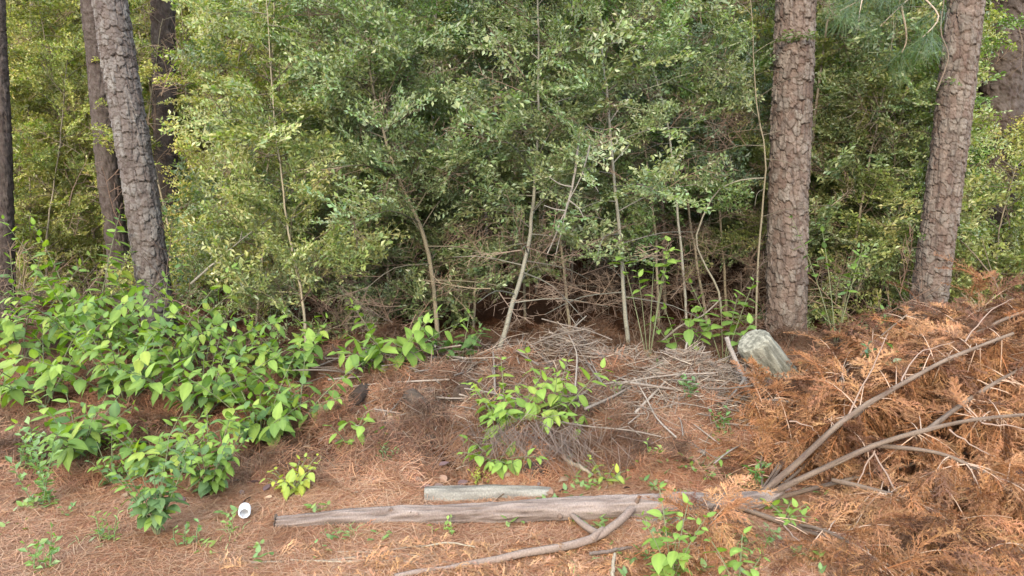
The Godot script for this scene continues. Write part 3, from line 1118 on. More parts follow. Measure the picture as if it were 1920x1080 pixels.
func build_bank() -> void:
	var grey := Color(0.40, 0.34, 0.27)
	# stump
	var s0 := Vector3(1.715, 0.323, -4.980)
	var st := thing("tree_stump", "weathered grey green stump leaning left at the foot of the reddish pine", "stump", s0)
	var ax := Vector3(1.516, 0.576, -4.880) - s0
	part("wood", rough_tube([-ax * 0.4, ax * 0.3, ax * 0.7, ax * 0.95, ax * 1.03, ax * 1.06, ax * 1.065], [0.135, 0.122, 0.114, 0.109, 0.094, 0.06, 0.01], 96, 150, {"mode": "strings", "crack": Color(0.035, 0.03, 0.022), "cols": [Color(0.10, 0.094, 0.074), Color(0.27, 0.25, 0.2)], "depth": 0.008}, 21), M.wood, st)
	# log ends in the bank
	log_end("dark round log end under the leaves at the top left of the bank", Vector3(-0.952, 0.268, -4.650), Vector3(-0.1, -0.02, 1), 0.038, 0.2, Color(0.047, 0.031, 0.023), 31)
	log_end("short grey log end in the middle of the needle covered bank", Vector3(-0.522, 0.219, -4.550), Vector3(0.55, -0.2, 1), 0.05, 0.22, Color(0.061, 0.043, 0.032), 32)
	log_end("largest dark log end just left of the bright green sprig", Vector3(-0.310, 0.260, -4.750), Vector3(-0.25, 0.1, 1), 0.057, 0.22, Color(0.055, 0.037, 0.028), 33)
	log_end("log end with a pale split beside it low on the bank", Vector3(-0.453, 0.143, -4.200), Vector3(0.35, 0.0, 1), 0.045, 0.2, Color(0.055, 0.038, 0.029), 34)
	log_end("half buried log end just above the grey weathered log", Vector3(-0.563, 0.010, -3.950), Vector3(-0.3, 0.1, 1), 0.05, 0.2, Color(0.050, 0.034, 0.025), 35)
	log_end("round log end under the hanging straw of the clump", Vector3(0.111, 0.081, -3.930), Vector3(0.1, 0.05, 1), 0.05, 0.2, Color(0.044, 0.029, 0.023), 36)
	# weathered logs behind the fallen cedar
	var silver := {"mode": "strings", "crack": Color(0.13, 0.11, 0.09), "cols": [Color(0.10, 0.085, 0.07), Color(0.225, 0.2, 0.165)], "depth": 0.006}
	for q in [["long silvery weathered log lying just behind the fallen cedar trunk", [Vector3(-0.439, -0.011, -3.780), Vector3(-0.121, -0.014, -3.800), Vector3(0.195, -0.028, -3.820)], 0.075, 41], ["silvery weathered log behind the fork of the fallen cedar", [Vector3(0.588, -0.036, -3.850), Vector3(0.817, -0.041, -3.850), Vector3(1.043, -0.040, -3.880)], 0.058, 42], ["grey split board under the cedar trunk beside the forked stub", [Vector3(0.510, -0.004, -3.500), Vector3(0.668, 0.002, -3.480), Vector3(0.820, 0.009, -3.500)], 0.03, 43]]:
		var pts: Array = q[1]
		var at: Vector3 = pts[0]
		var o := thing("weathered_log", q[0], "log", at)
		part("wood", rough_tube(rel(pts, at), [q[2] * 0.95, q[2], q[2] * 0.9], 48, 140, silver, q[3]), M.wood, o)
		var d: Vector3 = (pts[2] - pts[1]).normalized()
		part("cut_end", cut_face(pts[2] - at + d * 0.001, d, q[2] * 0.88, Color(0.4, 0.37, 0.3), Color(0.15, 0.13, 0.1), q[3]), M.wood, o)
	# sticks one can point to
	var bone := Color(0.223, 0.180, 0.130)
	var brown := Color(0.118, 0.087, 0.062)
	stick("long thin brown branch slanting over the bank to the white stem", [Vector3(0.076, 0.173, -4.350), Vector3(0.320, 0.243, -4.600), Vector3(0.588, 0.296, -5.000), Vector3(0.891, 0.337, -5.500)], 0.009, 0.006, Color(0.148, 0.110, 0.082), [[Vector3(0.285, 0.232, -4.550), Vector3(0.251, 0.143, -4.500), Vector3(0.283, 0.064, -4.400)], [Vector3(0.428, 0.267, -4.750), Vector3(0.308, 0.080, -4.400), Vector3(0.310, -0.004, -4.200)]])
	stick("pale forked branch lying down the right part of the bank", [Vector3(0.905, 0.360, -5.000), Vector3(0.996, 0.250, -4.750), Vector3(1.163, 0.242, -4.650), Vector3(1.350, 0.153, -4.500)], 0.009, 0.006, bone, [[Vector3(0.996, 0.250, -4.750), Vector3(0.955, 0.389, -4.800), Vector3(0.911, 0.423, -4.800)], [Vector3(1.105, 0.246, -4.680), Vector3(1.184, 0.210, -4.600), Vector3(1.209, 0.143, -4.500)]])
	stick("pale antler shaped stick on the straw below the forked branch", [Vector3(0.786, 0.209, -4.750), Vector3(0.866, 0.187, -4.700), Vector3(0.976, 0.222, -4.650), Vector3(1.088, 0.227, -4.600)], 0.014, 0.009, Color(0.254, 0.213, 0.156), [[Vector3(0.857, 0.187, -4.700), Vector3(0.875, 0.230, -4.700), Vector3(0.881, 0.255, -4.720)]])
	stick("broken brown branch above the antler shaped stick", [Vector3(0.697, 0.239, -4.950), Vector3(0.816, 0.232, -4.900), Vector3(0.984, 0.212, -4.800), Vector3(1.122, 0.226, -4.750)], 0.017, 0.011, Color(0.139, 0.107, 0.082))
	stick("upright bare grey stick propped left of the stump", [Vector3(1.314, 0.629, -4.750), Vector3(1.362, 0.481, -4.700), Vector3(1.408, 0.353, -4.620), Vector3(1.430, 0.258, -4.550)], 0.014, 0.009, Color(0.184, 0.156, 0.135), [[Vector3(1.397, 0.390, -4.640), Vector3(1.303, 0.298, -4.580), Vector3(1.240, 0.258, -4.550)]])
	stick("broken grey branch pointing up at the crest of the bank", [Vector3(0.362, 0.545, -5.500), Vector3(0.430, 0.475, -5.450), Vector3(0.502, 0.383, -5.400), Vector3(0.622, 0.301, -5.300)], 0.014, 0.007, Color(0.156, 0.135, 0.115), [[Vector3(0.412, 0.492, -5.460), Vector3(0.442, 0.561, -5.460), Vector3(0.523, 0.637, -5.460)]])
	stick("short stout stick lying at the foot of the straw clump", [Vector3(0.256, 0.124, -4.050), Vector3(0.339, 0.088, -4.020), Vector3(0.426, 0.050, -3.980)], 0.012, 0.009, bone)
	stick("thin pale stick pointing left under the antler shaped one", [Vector3(0.815, 0.122, -4.350), Vector3(0.906, 0.156, -4.400), Vector3(0.978, 0.166, -4.450)], 0.006, 0.004, bone)
	stick("short grey stub lying by the dark green fern", [Vector3(0.999, 0.121, -4.300), Vector3(1.036, 0.095, -4.250), Vector3(1.066, 0.082, -4.200)], 0.013, 0.011, Color(0.164, 0.135, 0.115))
	stick("long grey branch lying along the top left of the bank", [Vector3(-1.152, 0.233, -5.200), Vector3(-0.878, 0.301, -5.300), Vector3(-0.590, 0.334, -5.350), Vector3(-0.279, 0.345, -5.400)], 0.014, 0.009, Color(0.135, 0.115, 0.094), [[Vector3(-0.948, 0.280, -5.280), Vector3(-0.791, 0.252, -5.200), Vector3(-0.575, 0.289, -5.200)]])
	stick("dark bent branch below the long grey one", [Vector3(-1.067, 0.226, -5.050), Vector3(-0.847, 0.270, -5.100), Vector3(-0.604, 0.338, -5.150), Vector3(-0.345, 0.314, -5.100)], 0.01, 0.006, brown)
	stick("dead grey branch slanting up from beside the grey pine", [Vector3(-2.457, 0.790, -6.000), Vector3(-2.277, 0.942, -6.000), Vector3(-2.066, 1.117, -6.000), Vector3(-1.794, 1.319, -6.000)], 0.009, 0.004, Color(0.184, 0.164, 0.131), [[Vector3(-2.277, 0.942, -6.000), Vector3(-2.113, 0.982, -6.000), Vector3(-1.988, 1.052, -6.000)], [Vector3(-2.066, 1.117, -6.000), Vector3(-2.041, 1.206, -6.000), Vector3(-2.018, 1.266, -6.000)]], "dead_branch")
	stick("bare forked branch hanging pale before the dark hollow", [Vector3(0.459, 1.901, -5.500), Vector3(0.440, 1.678, -5.500), Vector3(0.398, 1.459, -5.500), Vector3(0.333, 1.276, -5.500), Vector3(0.246, 1.068, -5.500)], 0.009, 0.005, Color(0.205, 0.180, 0.156), [[Vector3(0.528, 1.813, -5.450), Vector3(0.473, 1.605, -5.450), Vector3(0.380, 1.424, -5.450)], [Vector3(0.380, 1.424, -5.450), Vector3(0.352, 1.279, -5.450), Vector3(0.302, 1.065, -5.450)], [Vector3(0.387, 1.443, -5.450), Vector3(0.457, 1.388, -5.450), Vector3(0.495, 1.315, -5.450)], [Vector3(0.408, 1.533, -5.450), Vector3(0.328, 1.551, -5.450), Vector3(0.255, 1.598, -5.450)], [Vector3(0.480, 1.623, -5.450), Vector3(0.546, 1.569, -5.450), Vector3(0.591, 1.497, -5.450)], [Vector3(0.366, 1.370, -5.450), Vector3(0.293, 1.381, -5.450), Vector3(0.219, 1.406, -5.450)]], "dead_branch")
	stick("curved bare vine looping over to the reddish pine", [Vector3(1.608, 0.570, -6.000), Vector3(1.572, 0.757, -6.000), Vector3(1.455, 0.962, -6.000), Vector3(1.400, 1.165, -6.000), Vector3(1.527, 1.467, -6.000), Vector3(1.683, 1.566, -6.000), Vector3(1.906, 1.590, -6.050)], 0.008, 0.005, Color(0.172, 0.148, 0.107), [], "vine")
	stick("bent bare branch lying under the vine in the hollow", [Vector3(1.135, 0.361, -5.900), Vector3(1.274, 0.477, -5.900), Vector3(1.453, 0.567, -5.900), Vector3(1.590, 0.690, -5.950)], 0.008, 0.005, Color(0.172, 0.143, 0.115), [], "dead_branch")
	stick("bare forked sapling stick behind the right pine", [Vector3(4.141, 0.582, -6.600), Vector3(4.035, 0.763, -6.600), Vector3(3.886, 0.943, -6.600), Vector3(3.742, 1.077, -6.600)], 0.009, 0.004, Color(0.148, 0.115, 0.082), [[Vector3(4.088, 0.672, -6.600), Vector3(3.976, 0.943, -6.600), Vector3(3.916, 1.122, -6.600)]], "dead_branch")
	stick("thin vine clinging to the leaning brown pine", [Vector3(3.141, 2.231, -6.000), Vector3(3.181, 2.382, -5.980), Vector3(3.196, 2.496, -5.980), Vector3(3.130, 2.647, -5.980), Vector3(3.136, 2.871, -5.980)], 0.006, 0.004, Color(0.139, 0.102, 0.077), [], "vine")
	# the lower front
	stick("curving cedar branch lying in front of the trunk, bark peeling", [Vector3(-0.466, 0.009, -2.950), Vector3(-0.176, 0.019, -3.070), Vector3(0.090, 0.033, -3.150), Vector3(0.298, 0.044, -3.220), Vector3(0.448, 0.061, -3.320), Vector3(0.550, 0.091, -3.450)], 0.013, 0.02, Color(0.176, 0.127, 0.102), [[Vector3(0.395, 0.035, -3.300), Vector3(0.324, 0.046, -3.380), Vector3(0.271, 0.054, -3.480)], [Vector3(0.346, 0.044, -3.240), Vector3(0.367, 0.064, -3.260), Vector3(0.399, 0.070, -3.300)]], "fallen_branch")
	stick("dark stick lying right of the curving branch", [Vector3(0.326, 0.028, -3.150), Vector3(0.429, 0.035, -3.160), Vector3(0.511, 0.040, -3.180)], 0.008, 0.006, Color(0.110, 0.082, 0.069))
	stick("upright pale stub in the orange straw at the bottom", [Vector3(0.392, 0.036, -2.920), Vector3(0.405, 0.061, -2.980), Vector3(0.419, 0.081, -3.040)], 0.008, 0.006, bone)
	stick("long pale twig near the bottom edge left of the curving branch", [Vector3(-0.920, 0.018, -3.100), Vector3(-0.752, 0.013, -3.090), Vector3(-0.529, 0.009, -3.080), Vector3(-0.351, 0.006, -3.060)], 0.005, 0.004, bone)
	stick("long straggly brown twig crossing the bottom left of the curving branch", [Vector3(-1.082, -0.014, -3.080), Vector3(-0.798, 0.018, -3.100), Vector3(-0.580, 0.022, -3.120), Vector3(-0.287, 0.014, -3.080), Vector3(-0.129, 0.016, -3.000)], 0.006, 0.003, Color(0.16, 0.12, 0.09), [[Vector3(-0.580, 0.022, -3.120), Vector3(-0.498, 0.035, -3.170), Vector3(-0.365, 0.039, -3.200)]])
	stick("thin pale twig bending above the other twig at the bottom", [Vector3(-0.765, 0.020, -3.170), Vector3(-0.587, 0.016, -3.160), Vector3(-0.425, 0.012, -3.130), Vector3(-0.326, 0.005, -3.080)], 0.005, 0.003, Color(0.205, 0.156, 0.115))
	stick("fine pale twig on the straw below the middle of the cedar trunk", [Vector3(-0.388, 0.030, -3.200), Vector3(-0.276, 0.035, -3.230), Vector3(-0.160, 0.030, -3.200)], 0.004, 0.003, bone)
	# tangles
	var pile := thing("brush_pile", "heap of dead twigs and straw along the crest of the bank", "brush pile", Vector3.ZERO)
	var m := MB.new()
	for q in [[Vector3(1.141, 0, -4.750), 0.42, 0.36, 1500, 0.12], [Vector3(0.486, 0, -5.400), 0.8, 0.3, 900, 0.12], [Vector3(-0.715, 0, -5.150), 0.6, 0.22, 260, 0.07], [Vector3(0.059, 0, -4.250), 0.22, 0.18, 160, 0.1], [Vector3(0.749, 0, -4.900), 0.5, 0.4, 300, 0.05], [Vector3(-0.360, 0, -4.700), 0.9, 0.5, 900, 0.03], [Vector3(0.310, 0, -4.950), 1.2, 0.45, 1200, 0.05]]:
		for k in q[3]:
			var c: Vector3 = q[0]
			var p := Vector3(c.x + rng.randfn(0, 0.5) * q[1], 0, c.z + rng.randfn(0, 0.5) * q[2])
			p = gn(p, r(0.0, q[4]))
			var d := rdir()
			d.y = r(-0.35, 0.55)
			d = d.normalized()
			var l := r(0.06, 0.3)
			var rad := r(0.001, 0.0028)
			m.tube(curve([p - d * l * 0.5, p + rdir() * l * 0.14, p + d * l * 0.5 + rdir() * l * 0.1], 4), [rad, rad, rad * 0.9, rad * 0.8, rad * 0.6], 4, tint(Color(0.115, 0.085, 0.065).lerp(Color(0.25, 0.2, 0.155), rng.randf() * rng.randf()), 0.25), 0.0, false)
	# hanging straw on the steep clump, coloured darker to paint its shaded hollow
	for k in 420:
		var p := Vector3(0.112, 0.240, -4.020) + Vector3(rng.randfn(0, 0.16), r(-0.08, 0.1), r(-0.1, 0.06))
		var d := Vector3(r(-0.9, 0.9), r(-1, -0.1), r(-0.2, 0.7)).normalized()
		var l := r(0.1, 0.24)
		m.tube([p, p + d * l * 0.5 + Vector3(0, 0, 0.02), p + d * l], [0.0016, 0.0013, 0.0008], 3, tint(Color(0.085, 0.06, 0.047), 0.5), 0.0, false)
	part("twigs", m.mesh(true), M.twig, pile, "stuff")
	# stouter sticks that can be picked out of the heap
	var shapes := []
	for k in 9:
		var sm := MB.new()
		var l := r(0.22, 0.7)
		var path := curve([Vector3(-l * 0.5, 0, 0), Vector3(-l * 0.15, r(-0.015, 0.015), r(-0.02, 0.02)), Vector3(l * 0.2, r(-0.015, 0.015), r(-0.02, 0.02)), Vector3(l * 0.5, r(-0.03, 0.03), r(-0.04, 0.04))], 9)
		var rad := r(0.003, 0.0068)
		sm.tube(path, taper(rad, rad * 0.6, 9), 6, Color(0.085, 0.062, 0.05).lerp(Color(0.25, 0.205, 0.17), rng.randf()), 0.16)
		if k % 2:
			var f: Vector3 = path[5]
			sm.tube([f, f + Vector3(0.06, r(0.02, 0.06), r(-0.06, 0.06)), f + Vector3(0.15, r(0.0, 0.1), r(-0.1, 0.1))], [rad * 0.7, rad * 0.5, rad * 0.3], 5, Color(0.13, 0.1, 0.08), 0.1)
		shapes.append(sm.mesh(true))
	for k in 140:
		var c: Vector3 = [Vector3(1.157, 0, -4.750), Vector3(1.157, 0, -4.750), Vector3(0.486, 0, -5.400), Vector3(0.764, 0, -5.000), Vector3(0.625, 0, -5.300), Vector3(-0.577, 0, -5.200), Vector3(-0.938, 0, -5.200), Vector3(-0.196, 0, -4.700), Vector3(0.910, 0, -4.500), Vector3(0.187, 0, -5.400)][k % 10]
		var p := gn(Vector3(c.x + rng.randfn(0, 0.26), 0, c.z + rng.randfn(0, 0.17)), r(0.03, 0.11))
		var o := part("stick", shapes[rng.randi() % 9], M.wood, pile)
		o.transform = Transform3D(Basis.from_euler(Vector3(r(-0.3, 0.3), r(0, TAU), r(-0.3, 0.4))) * r(0.8, 1.5), p)

func build_shrubs() -> void:
	var G := "broad leaved shrubs along the bank"
	var T := [0, 0, 1, 1, 2, 2, 3, 4]
	var defs := [
		["tall broad leaved shrub at the left edge in front of the dark trunk", Vector3(-3.564, 0, -5.600), 1.0, 10, 0.13],
		["tall shrub between the edge trunk and the thin dark pine", Vector3(-2.989, 0, -5.500), 1.05, 11, 0.13],
		["tall shrub hiding the foot of the grey leaning pine", Vector3(-2.447, 0, -5.350), 0.95, 11, 0.13],
		["shrub with outstretched leafy stem right of the grey pine foot", Vector3(-2.112, 0, -5.300), 0.7, 6, 0.115],
		["middle shrub of the left mass, low at the left edge", Vector3(-2.922, 0, -4.800), 0.72, 10, 0.135],
		["middle shrub of the left mass, below the grey pine", Vector3(-2.373, 0, -4.700), 0.72, 12, 0.135],
		["middle shrub of the left mass, its right half", Vector3(-1.860, 0, -4.600), 0.66, 12, 0.135],
		["front shrub of the left mass overhanging the bare straw", Vector3(-2.327, 0, -4.100), 0.46, 11, 0.13],
		["front shrub of the left mass with drooping pointed leaves", Vector3(-1.916, 0, -4.050), 0.44, 11, 0.13],
		["shrub at the right end of the left mass above the can", Vector3(-1.429, 0, -4.350), 0.55, 11, 0.13],
		["upright shrub with bright tips beside the bare bank", Vector3(-1.269, 0, -4.550), 0.5, 6, 0.12]]
	for q in defs:
		shrub(q[0], G, q[1], q[2], q[3], q[4], T)
	shrub("small clump of broad leaves alone before the dark twigs", G, Vector3(-1.434, 0, -5.100), 0.48, 10, 0.14, T, 0.8)
	shrub("sprig of broad leaves topping a thin stem left of the small clump", G, Vector3(-1.749, 0, -5.200), 0.5, 3, 0.13, T, 0.5)
	shrub("broad leaved shrub spreading over the grey branches at the bank top", G, Vector3(-0.804, 0, -5.150), 0.55, 9, 0.155, [0, 1, 1, 2], 1.1)
	shrub("dim broad leaved shrub just left of the pale leaning stem", G, Vector3(-0.362, 0, -5.500), 0.42, 5, 0.13, [2, 4, 4], 0.9)
	shrub("bright green sprig in the middle of the bank beside the log end", "", Vector3(-0.030, 0, -4.320), 0.46, 11, 0.13, [1, 1, 3, 0], 0.95, Vector3(0, 0, 0.1), "broadleaf_shrub", "shrub", 0.05, 0.15)
	shrub("bright green shoot climbing right of the middle sprig", "", Vector3(0.235, 0, -4.500), 0.46, 6, 0.125, [1, 3], 0.5, Vector3(0.15, 0, 0), "broadleaf_shrub", "shrub", 0.055, 0.2)
	shrub("low green shoot hanging down the front of the straw clump", "", Vector3(-0.084, 0.305, -4.000), 0.26, 6, 0.105, [1, 0], 0.8, Vector3(0, -0.6, 0.5), "broadleaf_shrub", "shrub", 0.05, 0.15)
	shrub("small three leaved seedling right of the slanting brown branch", "", Vector3(0.392, 0, -4.500), 0.17, 3, 0.115, [0, 1], 0.9)
	shrub("small bright seedling alone on the left slope of the bank", "", Vector3(-0.897, 0, -4.200), 0.22, 4, 0.1, [1, 0], 0.6)
	shrub("yellowing seedling at the foot of the left shrubs", "", Vector3(-1.123, 0, -3.850), 0.22, 9, 0.075, [5, 5, 3], 0.9, Vector3.ZERO, "yellow_seedling", "seedling", 0.04)
	shrub("bluish broad leaved seedling at the crest left of the forked branch", "", Vector3(1.046, 0, -5.200), 0.13, 4, 0.12, [6], 1.3, Vector3.ZERO, "seedling", "seedling", 0.06)
	shrub("bright maple like leaves floating in the dark hollow", "", Vector3(0.971, 0, -5.500), 1.05, 5, 0.15, [0, 1], 0.3, Vector3.ZERO, "understorey_shrub", "shrub", 0.05, 0.75)
	shrub("dim broad leaves low in the hollow right of the white stem", "", Vector3(1.211, 0, -5.500), 0.5, 5, 0.14, [2, 0], 0.6, Vector3.ZERO, "understorey_shrub", "shrub", 0.06, 0.5)
	shrub("dim broad leaves low in the hollow left of the reddish pine", "", Vector3(1.504, 0, -5.500), 0.62, 5, 0.135, [2, 0], 0.5, Vector3.ZERO, "understorey_shrub", "shrub", 0.06, 0.5)
	shrub("light green round leaved shoot between the two right pines", "", Vector3(2.424, 0, -5.800), 1.0, 4, 0.1, [0, 2, 6], 0.45, Vector3.ZERO, "understorey_shrub", "shrub", 0.08, 0.55)
	shrub("glossy leaves peeping over the dead cedar right of the stump", "", Vector3(2.518, 0, -5.600), 0.5, 4, 0.085, [4, 6, 2], 0.7, Vector3.ZERO, "understorey_shrub", "shrub", 0.06, 0.5)
	shrub("yellow green seedling behind the fallen trunk near its fork", "", Vector3(0.485, 0, -3.950), 0.16, 5, 0.07, [3, 5, 1], 0.9, Vector3.ZERO, "seedling", "seedling", 0.05)
	shrub("leafy weed in front of the fallen trunk near the dead cedar", "", Vector3(0.636, 0, -2.950), 0.36, 5, 0.09, [0, 1], 0.35, Vector3.ZERO, "seedling", "seedling", 0.05, 0.1)
	shrub("leafy weed at the bottom edge under the dead cedar", "", Vector3(0.872, 0, -2.850), 0.26, 4, 0.09, [0, 1], 0.45, Vector3.ZERO, "seedling", "seedling", 0.05, 0.1)
	shrub("lush low weed at the foot of the left shrubs beside the can", "", Vector3(-1.542, 0, -3.850), 0.42, 10, 0.085, [0, 6, 1], 0.5, Vector3.ZERO, "leafy_weed", "weed", 0.04, 0.15)
	shrub("bushy blue green weed standing alone on the straw", "", Vector3(-1.585, 0, -3.350), 0.42, 11, 0.085, [6, 0, 6], 0.4, Vector3.ZERO, "leafy_weed", "weed", 0.035, 0.3)
	shrub("thin weed under the left shrubs between the two leafy ones", "", Vector3(-2.093, 0, -3.950), 0.27, 5, 0.07, [0, 6], 0.5, Vector3.ZERO, "leafy_weed", "weed", 0.04, 0.1)
	shrub("bright feathery seedling under the lowest cedar limb", "", Vector3(1.290, 0, -3.550), 0.13, 6, 0.075, [1, 0], 1.2, Vector3.ZERO, "seedling", "seedling", 0.035)
	shrub("green vine leaves behind the fork of the fallen trunk", "", Vector3(0.994, 0, -4.050), 0.2, 6, 0.06, [0, 2], 1.1, Vector3.ZERO, "seedling", "seedling", 0.05)

func build_cedar() -> void:
	var root := Vector3(-1.088, 0.013, -3.480)
	var o := thing("fallen_cedar", "fallen cedar with a bare trunk and orange brown dead foliage", "fallen tree", root)
	var barkl := {"mode": "strings", "crack": Color(0.035, 0.025, 0.02), "cols": [Color(0.095, 0.067, 0.054), Color(0.2, 0.155, 0.133)], "depth": 0.0095}
	var tp := [Vector3(-1.088, 0.002, -3.480), Vector3(-0.791, 0.026, -3.480), Vector3(-0.398, 0.028, -3.510), Vector3(0.000, 0.044, -3.520), Vector3(0.401, 0.054, -3.540), Vector3(0.811, 0.058, -3.580), Vector3(1.133, 0.048, -3.640), Vector3(1.325, 0.086, -3.680)]
	part("trunk", rough_tube(rel(tp, root), [0.042, 0.05, 0.055, 0.049, 0.055, 0.05, 0.05, 0.044, 0.014], 64, 520, barkl, 51), M.cedar_bark, o)
	var d0: Vector3 = (tp[0] - tp[1]).normalized()
	part("cut_end", cut_face(d0 * 0.001, d0, 0.041, Color(0.24, 0.18, 0.13), Color(0.14, 0.09, 0.07), 52), M.wood, o)
	var knot := Vector3(0.847, 0.099, -3.520) - root
	part("branch_stub", cut_face(knot, Vector3(0.2, 0.35, 1), 0.017, Color(0.4, 0.2, 0.14), Color(0.08, 0.03, 0.03), 53), M.wood, o)
	for q in [[Vector3(-0.555, 0.065, -3.480), Vector3(-0.5, 1, 0.1)], [Vector3(0.222, 0.048, -3.470), Vector3(0.2, -0.1, 1)], [Vector3(0.585, 0.099, -3.520), Vector3(0.3, 1, 0.4)]]:
		var m := MB.new()
		var k0: Vector3 = q[0] - root
		m.tube([k0 - q[1] * 0.03, k0 + q[1] * 0.005, k0 + q[1] * r(0.012, 0.03)], [0.016, 0.011, 0.009], 9, Color(0.12, 0.08, 0.06), 0.15)
		part("branch_stub", m.mesh(true), M.cedar_bark, o)
	# strips of bark peeling away
	for k in 16:
		var t := r(0.03, 0.85)
		var c0: Vector3 = tp[0].lerp(tp[6], t) - root
		var a := r(-0.6, 1.9)
		var m := MB.new()
		var w := r(0.004, 0.009)
		var l := r(0.06, 0.18)
		var out := Vector3(0, sin(a), cos(a))
		var side := Vector3(0, cos(a), -sin(a)) * w
		var q := c0 + out * 0.05
		for i in 5:
			var e := q + Vector3(l / 5, 0, 0) + out * (0.005 * i - 0.004) + Vector3(0, r(-0.004, 0.004), 0)
			m.strip(q, e, side, Color(0.17, 0.12, 0.095) * r(0.6, 1.1))
			q = e
		part("bark_strip", m.mesh(false), M.cedar_bark, o)
	var limbs := [
		[[Vector3(1.167, 0.049, -3.650), Vector3(1.386, 0.201, -3.720), Vector3(1.690, 0.404, -3.850), Vector3(2.049, 0.549, -4.000), Vector3(2.373, 0.647, -4.150), Vector3(2.773, 0.742, -4.300)], 0.021],
		[[Vector3(1.191, 0.051, -3.660), Vector3(1.476, 0.181, -3.680), Vector3(1.762, 0.308, -3.700), Vector3(2.026, 0.382, -3.720), Vector3(2.299, 0.426, -3.750), Vector3(2.645, 0.438, -3.800)], 0.02],
		[[Vector3(1.249, 0.037, -3.680), Vector3(1.547, 0.067, -3.780), Vector3(1.920, 0.104, -3.900), Vector3(2.357, 0.154, -4.000), Vector3(2.871, 0.169, -4.100)], 0.016],
		[[Vector3(1.096, 0.033, -3.600), Vector3(1.264, 0.027, -3.420), Vector3(1.437, 0.025, -3.250), Vector3(1.571, 0.048, -3.050), Vector3(1.721, 0.041, -2.850)], 0.017],
		[[Vector3(1.203, 0.050, -3.700), Vector3(1.494, 0.154, -4.100), Vector3(1.813, 0.305, -4.500), Vector3(2.086, 0.457, -4.800)], 0.009],
		[[Vector3(1.245, 0.043, -3.750), Vector3(1.679, 0.239, -4.300), Vector3(2.150, 0.491, -4.800), Vector3(2.581, 0.707, -5.100)], 0.012],
		[[Vector3(1.315, 0.022, -3.800), Vector3(1.963, 0.207, -4.400), Vector3(2.631, 0.503, -4.900), Vector3(3.162, 0.726, -5.200)], 0.012],
		[[Vector3(1.738, 0.394, -3.900), Vector3(2.414, 0.472, -4.600), Vector3(3.086, 0.708, -4.900), Vector3(3.617, 0.813, -5.100)], 0.018],
		[[Vector3(1.786, 0.291, -3.750), Vector3(2.020, 0.304, -3.600), Vector3(2.204, 0.251, -3.400), Vector3(2.402, 0.218, -3.300)], 0.014],
		[[Vector3(1.564, 0.132, -3.700), Vector3(1.781, 0.134, -3.500), Vector3(1.970, 0.082, -3.300), Vector3(2.203, 0.045, -3.150)], 0.014],
		[[Vector3(1.305, 0.036, -3.400), Vector3(1.366, 0.092, -3.200), Vector3(1.459, 0.073, -3.000), Vector3(1.517, 0.019, -2.850)], 0.01],
		[[Vector3(0.942, 0.082, -3.500), Vector3(0.881, 0.059, -3.350), Vector3(0.799, 0.044, -3.200), Vector3(0.732, 0.005, -3.000)], 0.009],
		[[Vector3(1.229, 0.050, -3.700), Vector3(1.332, 0.083, -4.050), Vector3(1.433, 0.192, -4.350), Vector3(1.545, 0.337, -4.500)], 0.007],
		[[Vector3(2.042, 0.372, -3.750), Vector3(2.475, 0.449, -4.100), Vector3(2.850, 0.546, -4.300), Vector3(3.268, 0.645, -4.400)], 0.014],
		[[Vector3(2.034, 0.329, -4.900), Vector3(2.219, 0.422, -4.950), Vector3(2.442, 0.515, -5.000), Vector3(2.709, 0.620, -5.000)], 0.012]]
	var lines := []
	for q in limbs:
		var pts := curve(rel(q[0], root), 24)
		lines.append(pts)
		var lk := barkl.duplicate()
		lk.depth = 0.0022
		lk.cols = [Color(0.085, 0.058, 0.043), Color(0.15, 0.108, 0.08)]
		part("limb", rough_tube(rel(q[0], root), [q[1] * 0.88, q[1] * 0.7, q[1] * 0.5, q[1] * 0.28], 18, 90, lk, 60 + lines.size()), M.cedar_bark, o)
	# pale bare twigs
	var tw := [[Vector3(1.689, 0.409, -3.850), Vector3(1.782, 0.561, -3.900), Vector3(1.876, 0.715, -3.950), Vector3(1.935, 0.802, -4.000)], [Vector3(1.764, 0.268, -3.700), Vector3(1.805, 0.139, -3.550), Vector3(1.833, 0.075, -3.400), Vector3(1.856, -0.005, -3.250)], [Vector3(1.996, 0.562, -3.950), Vector3(2.146, 0.667, -4.100), Vector3(2.395, 0.718, -4.200)], [Vector3(1.763, 0.281, -3.700), Vector3(1.677, 0.152, -3.650), Vector3(1.644, 0.039, -3.600)], [Vector3(2.118, 0.389, -3.700), Vector3(2.225, 0.312, -3.650), Vector3(2.299, 0.277, -3.600)], [Vector3(2.295, 0.411, -3.740), Vector3(2.427, 0.402, -3.700), Vector3(2.597, 0.377, -3.680)], [Vector3(1.468, 0.318, -4.050), Vector3(1.563, 0.305, -4.000), Vector3(1.597, 0.253, -3.900)], [Vector3(1.830, 0.134, -3.500), Vector3(1.858, 0.047, -3.350), Vector3(1.921, -0.004, -3.200), Vector3(2.092, -0.072, -3.100)], [Vector3(2.109, 0.095, -3.300), Vector3(2.145, 0.044, -3.200), Vector3(2.173, 0.022, -3.100)], [Vector3(1.800, 0.541, -4.200), Vector3(1.769, 0.449, -4.100), Vector3(1.721, 0.350, -3.950)], [Vector3(1.232, 0.036, -3.400), Vector3(1.251, 0.020, -3.250), Vector3(1.287, -0.001, -3.100)], [Vector3(2.512, 0.697, -4.300), Vector3(2.678, 0.830, -4.400), Vector3(2.885, 0.906, -4.500)]]
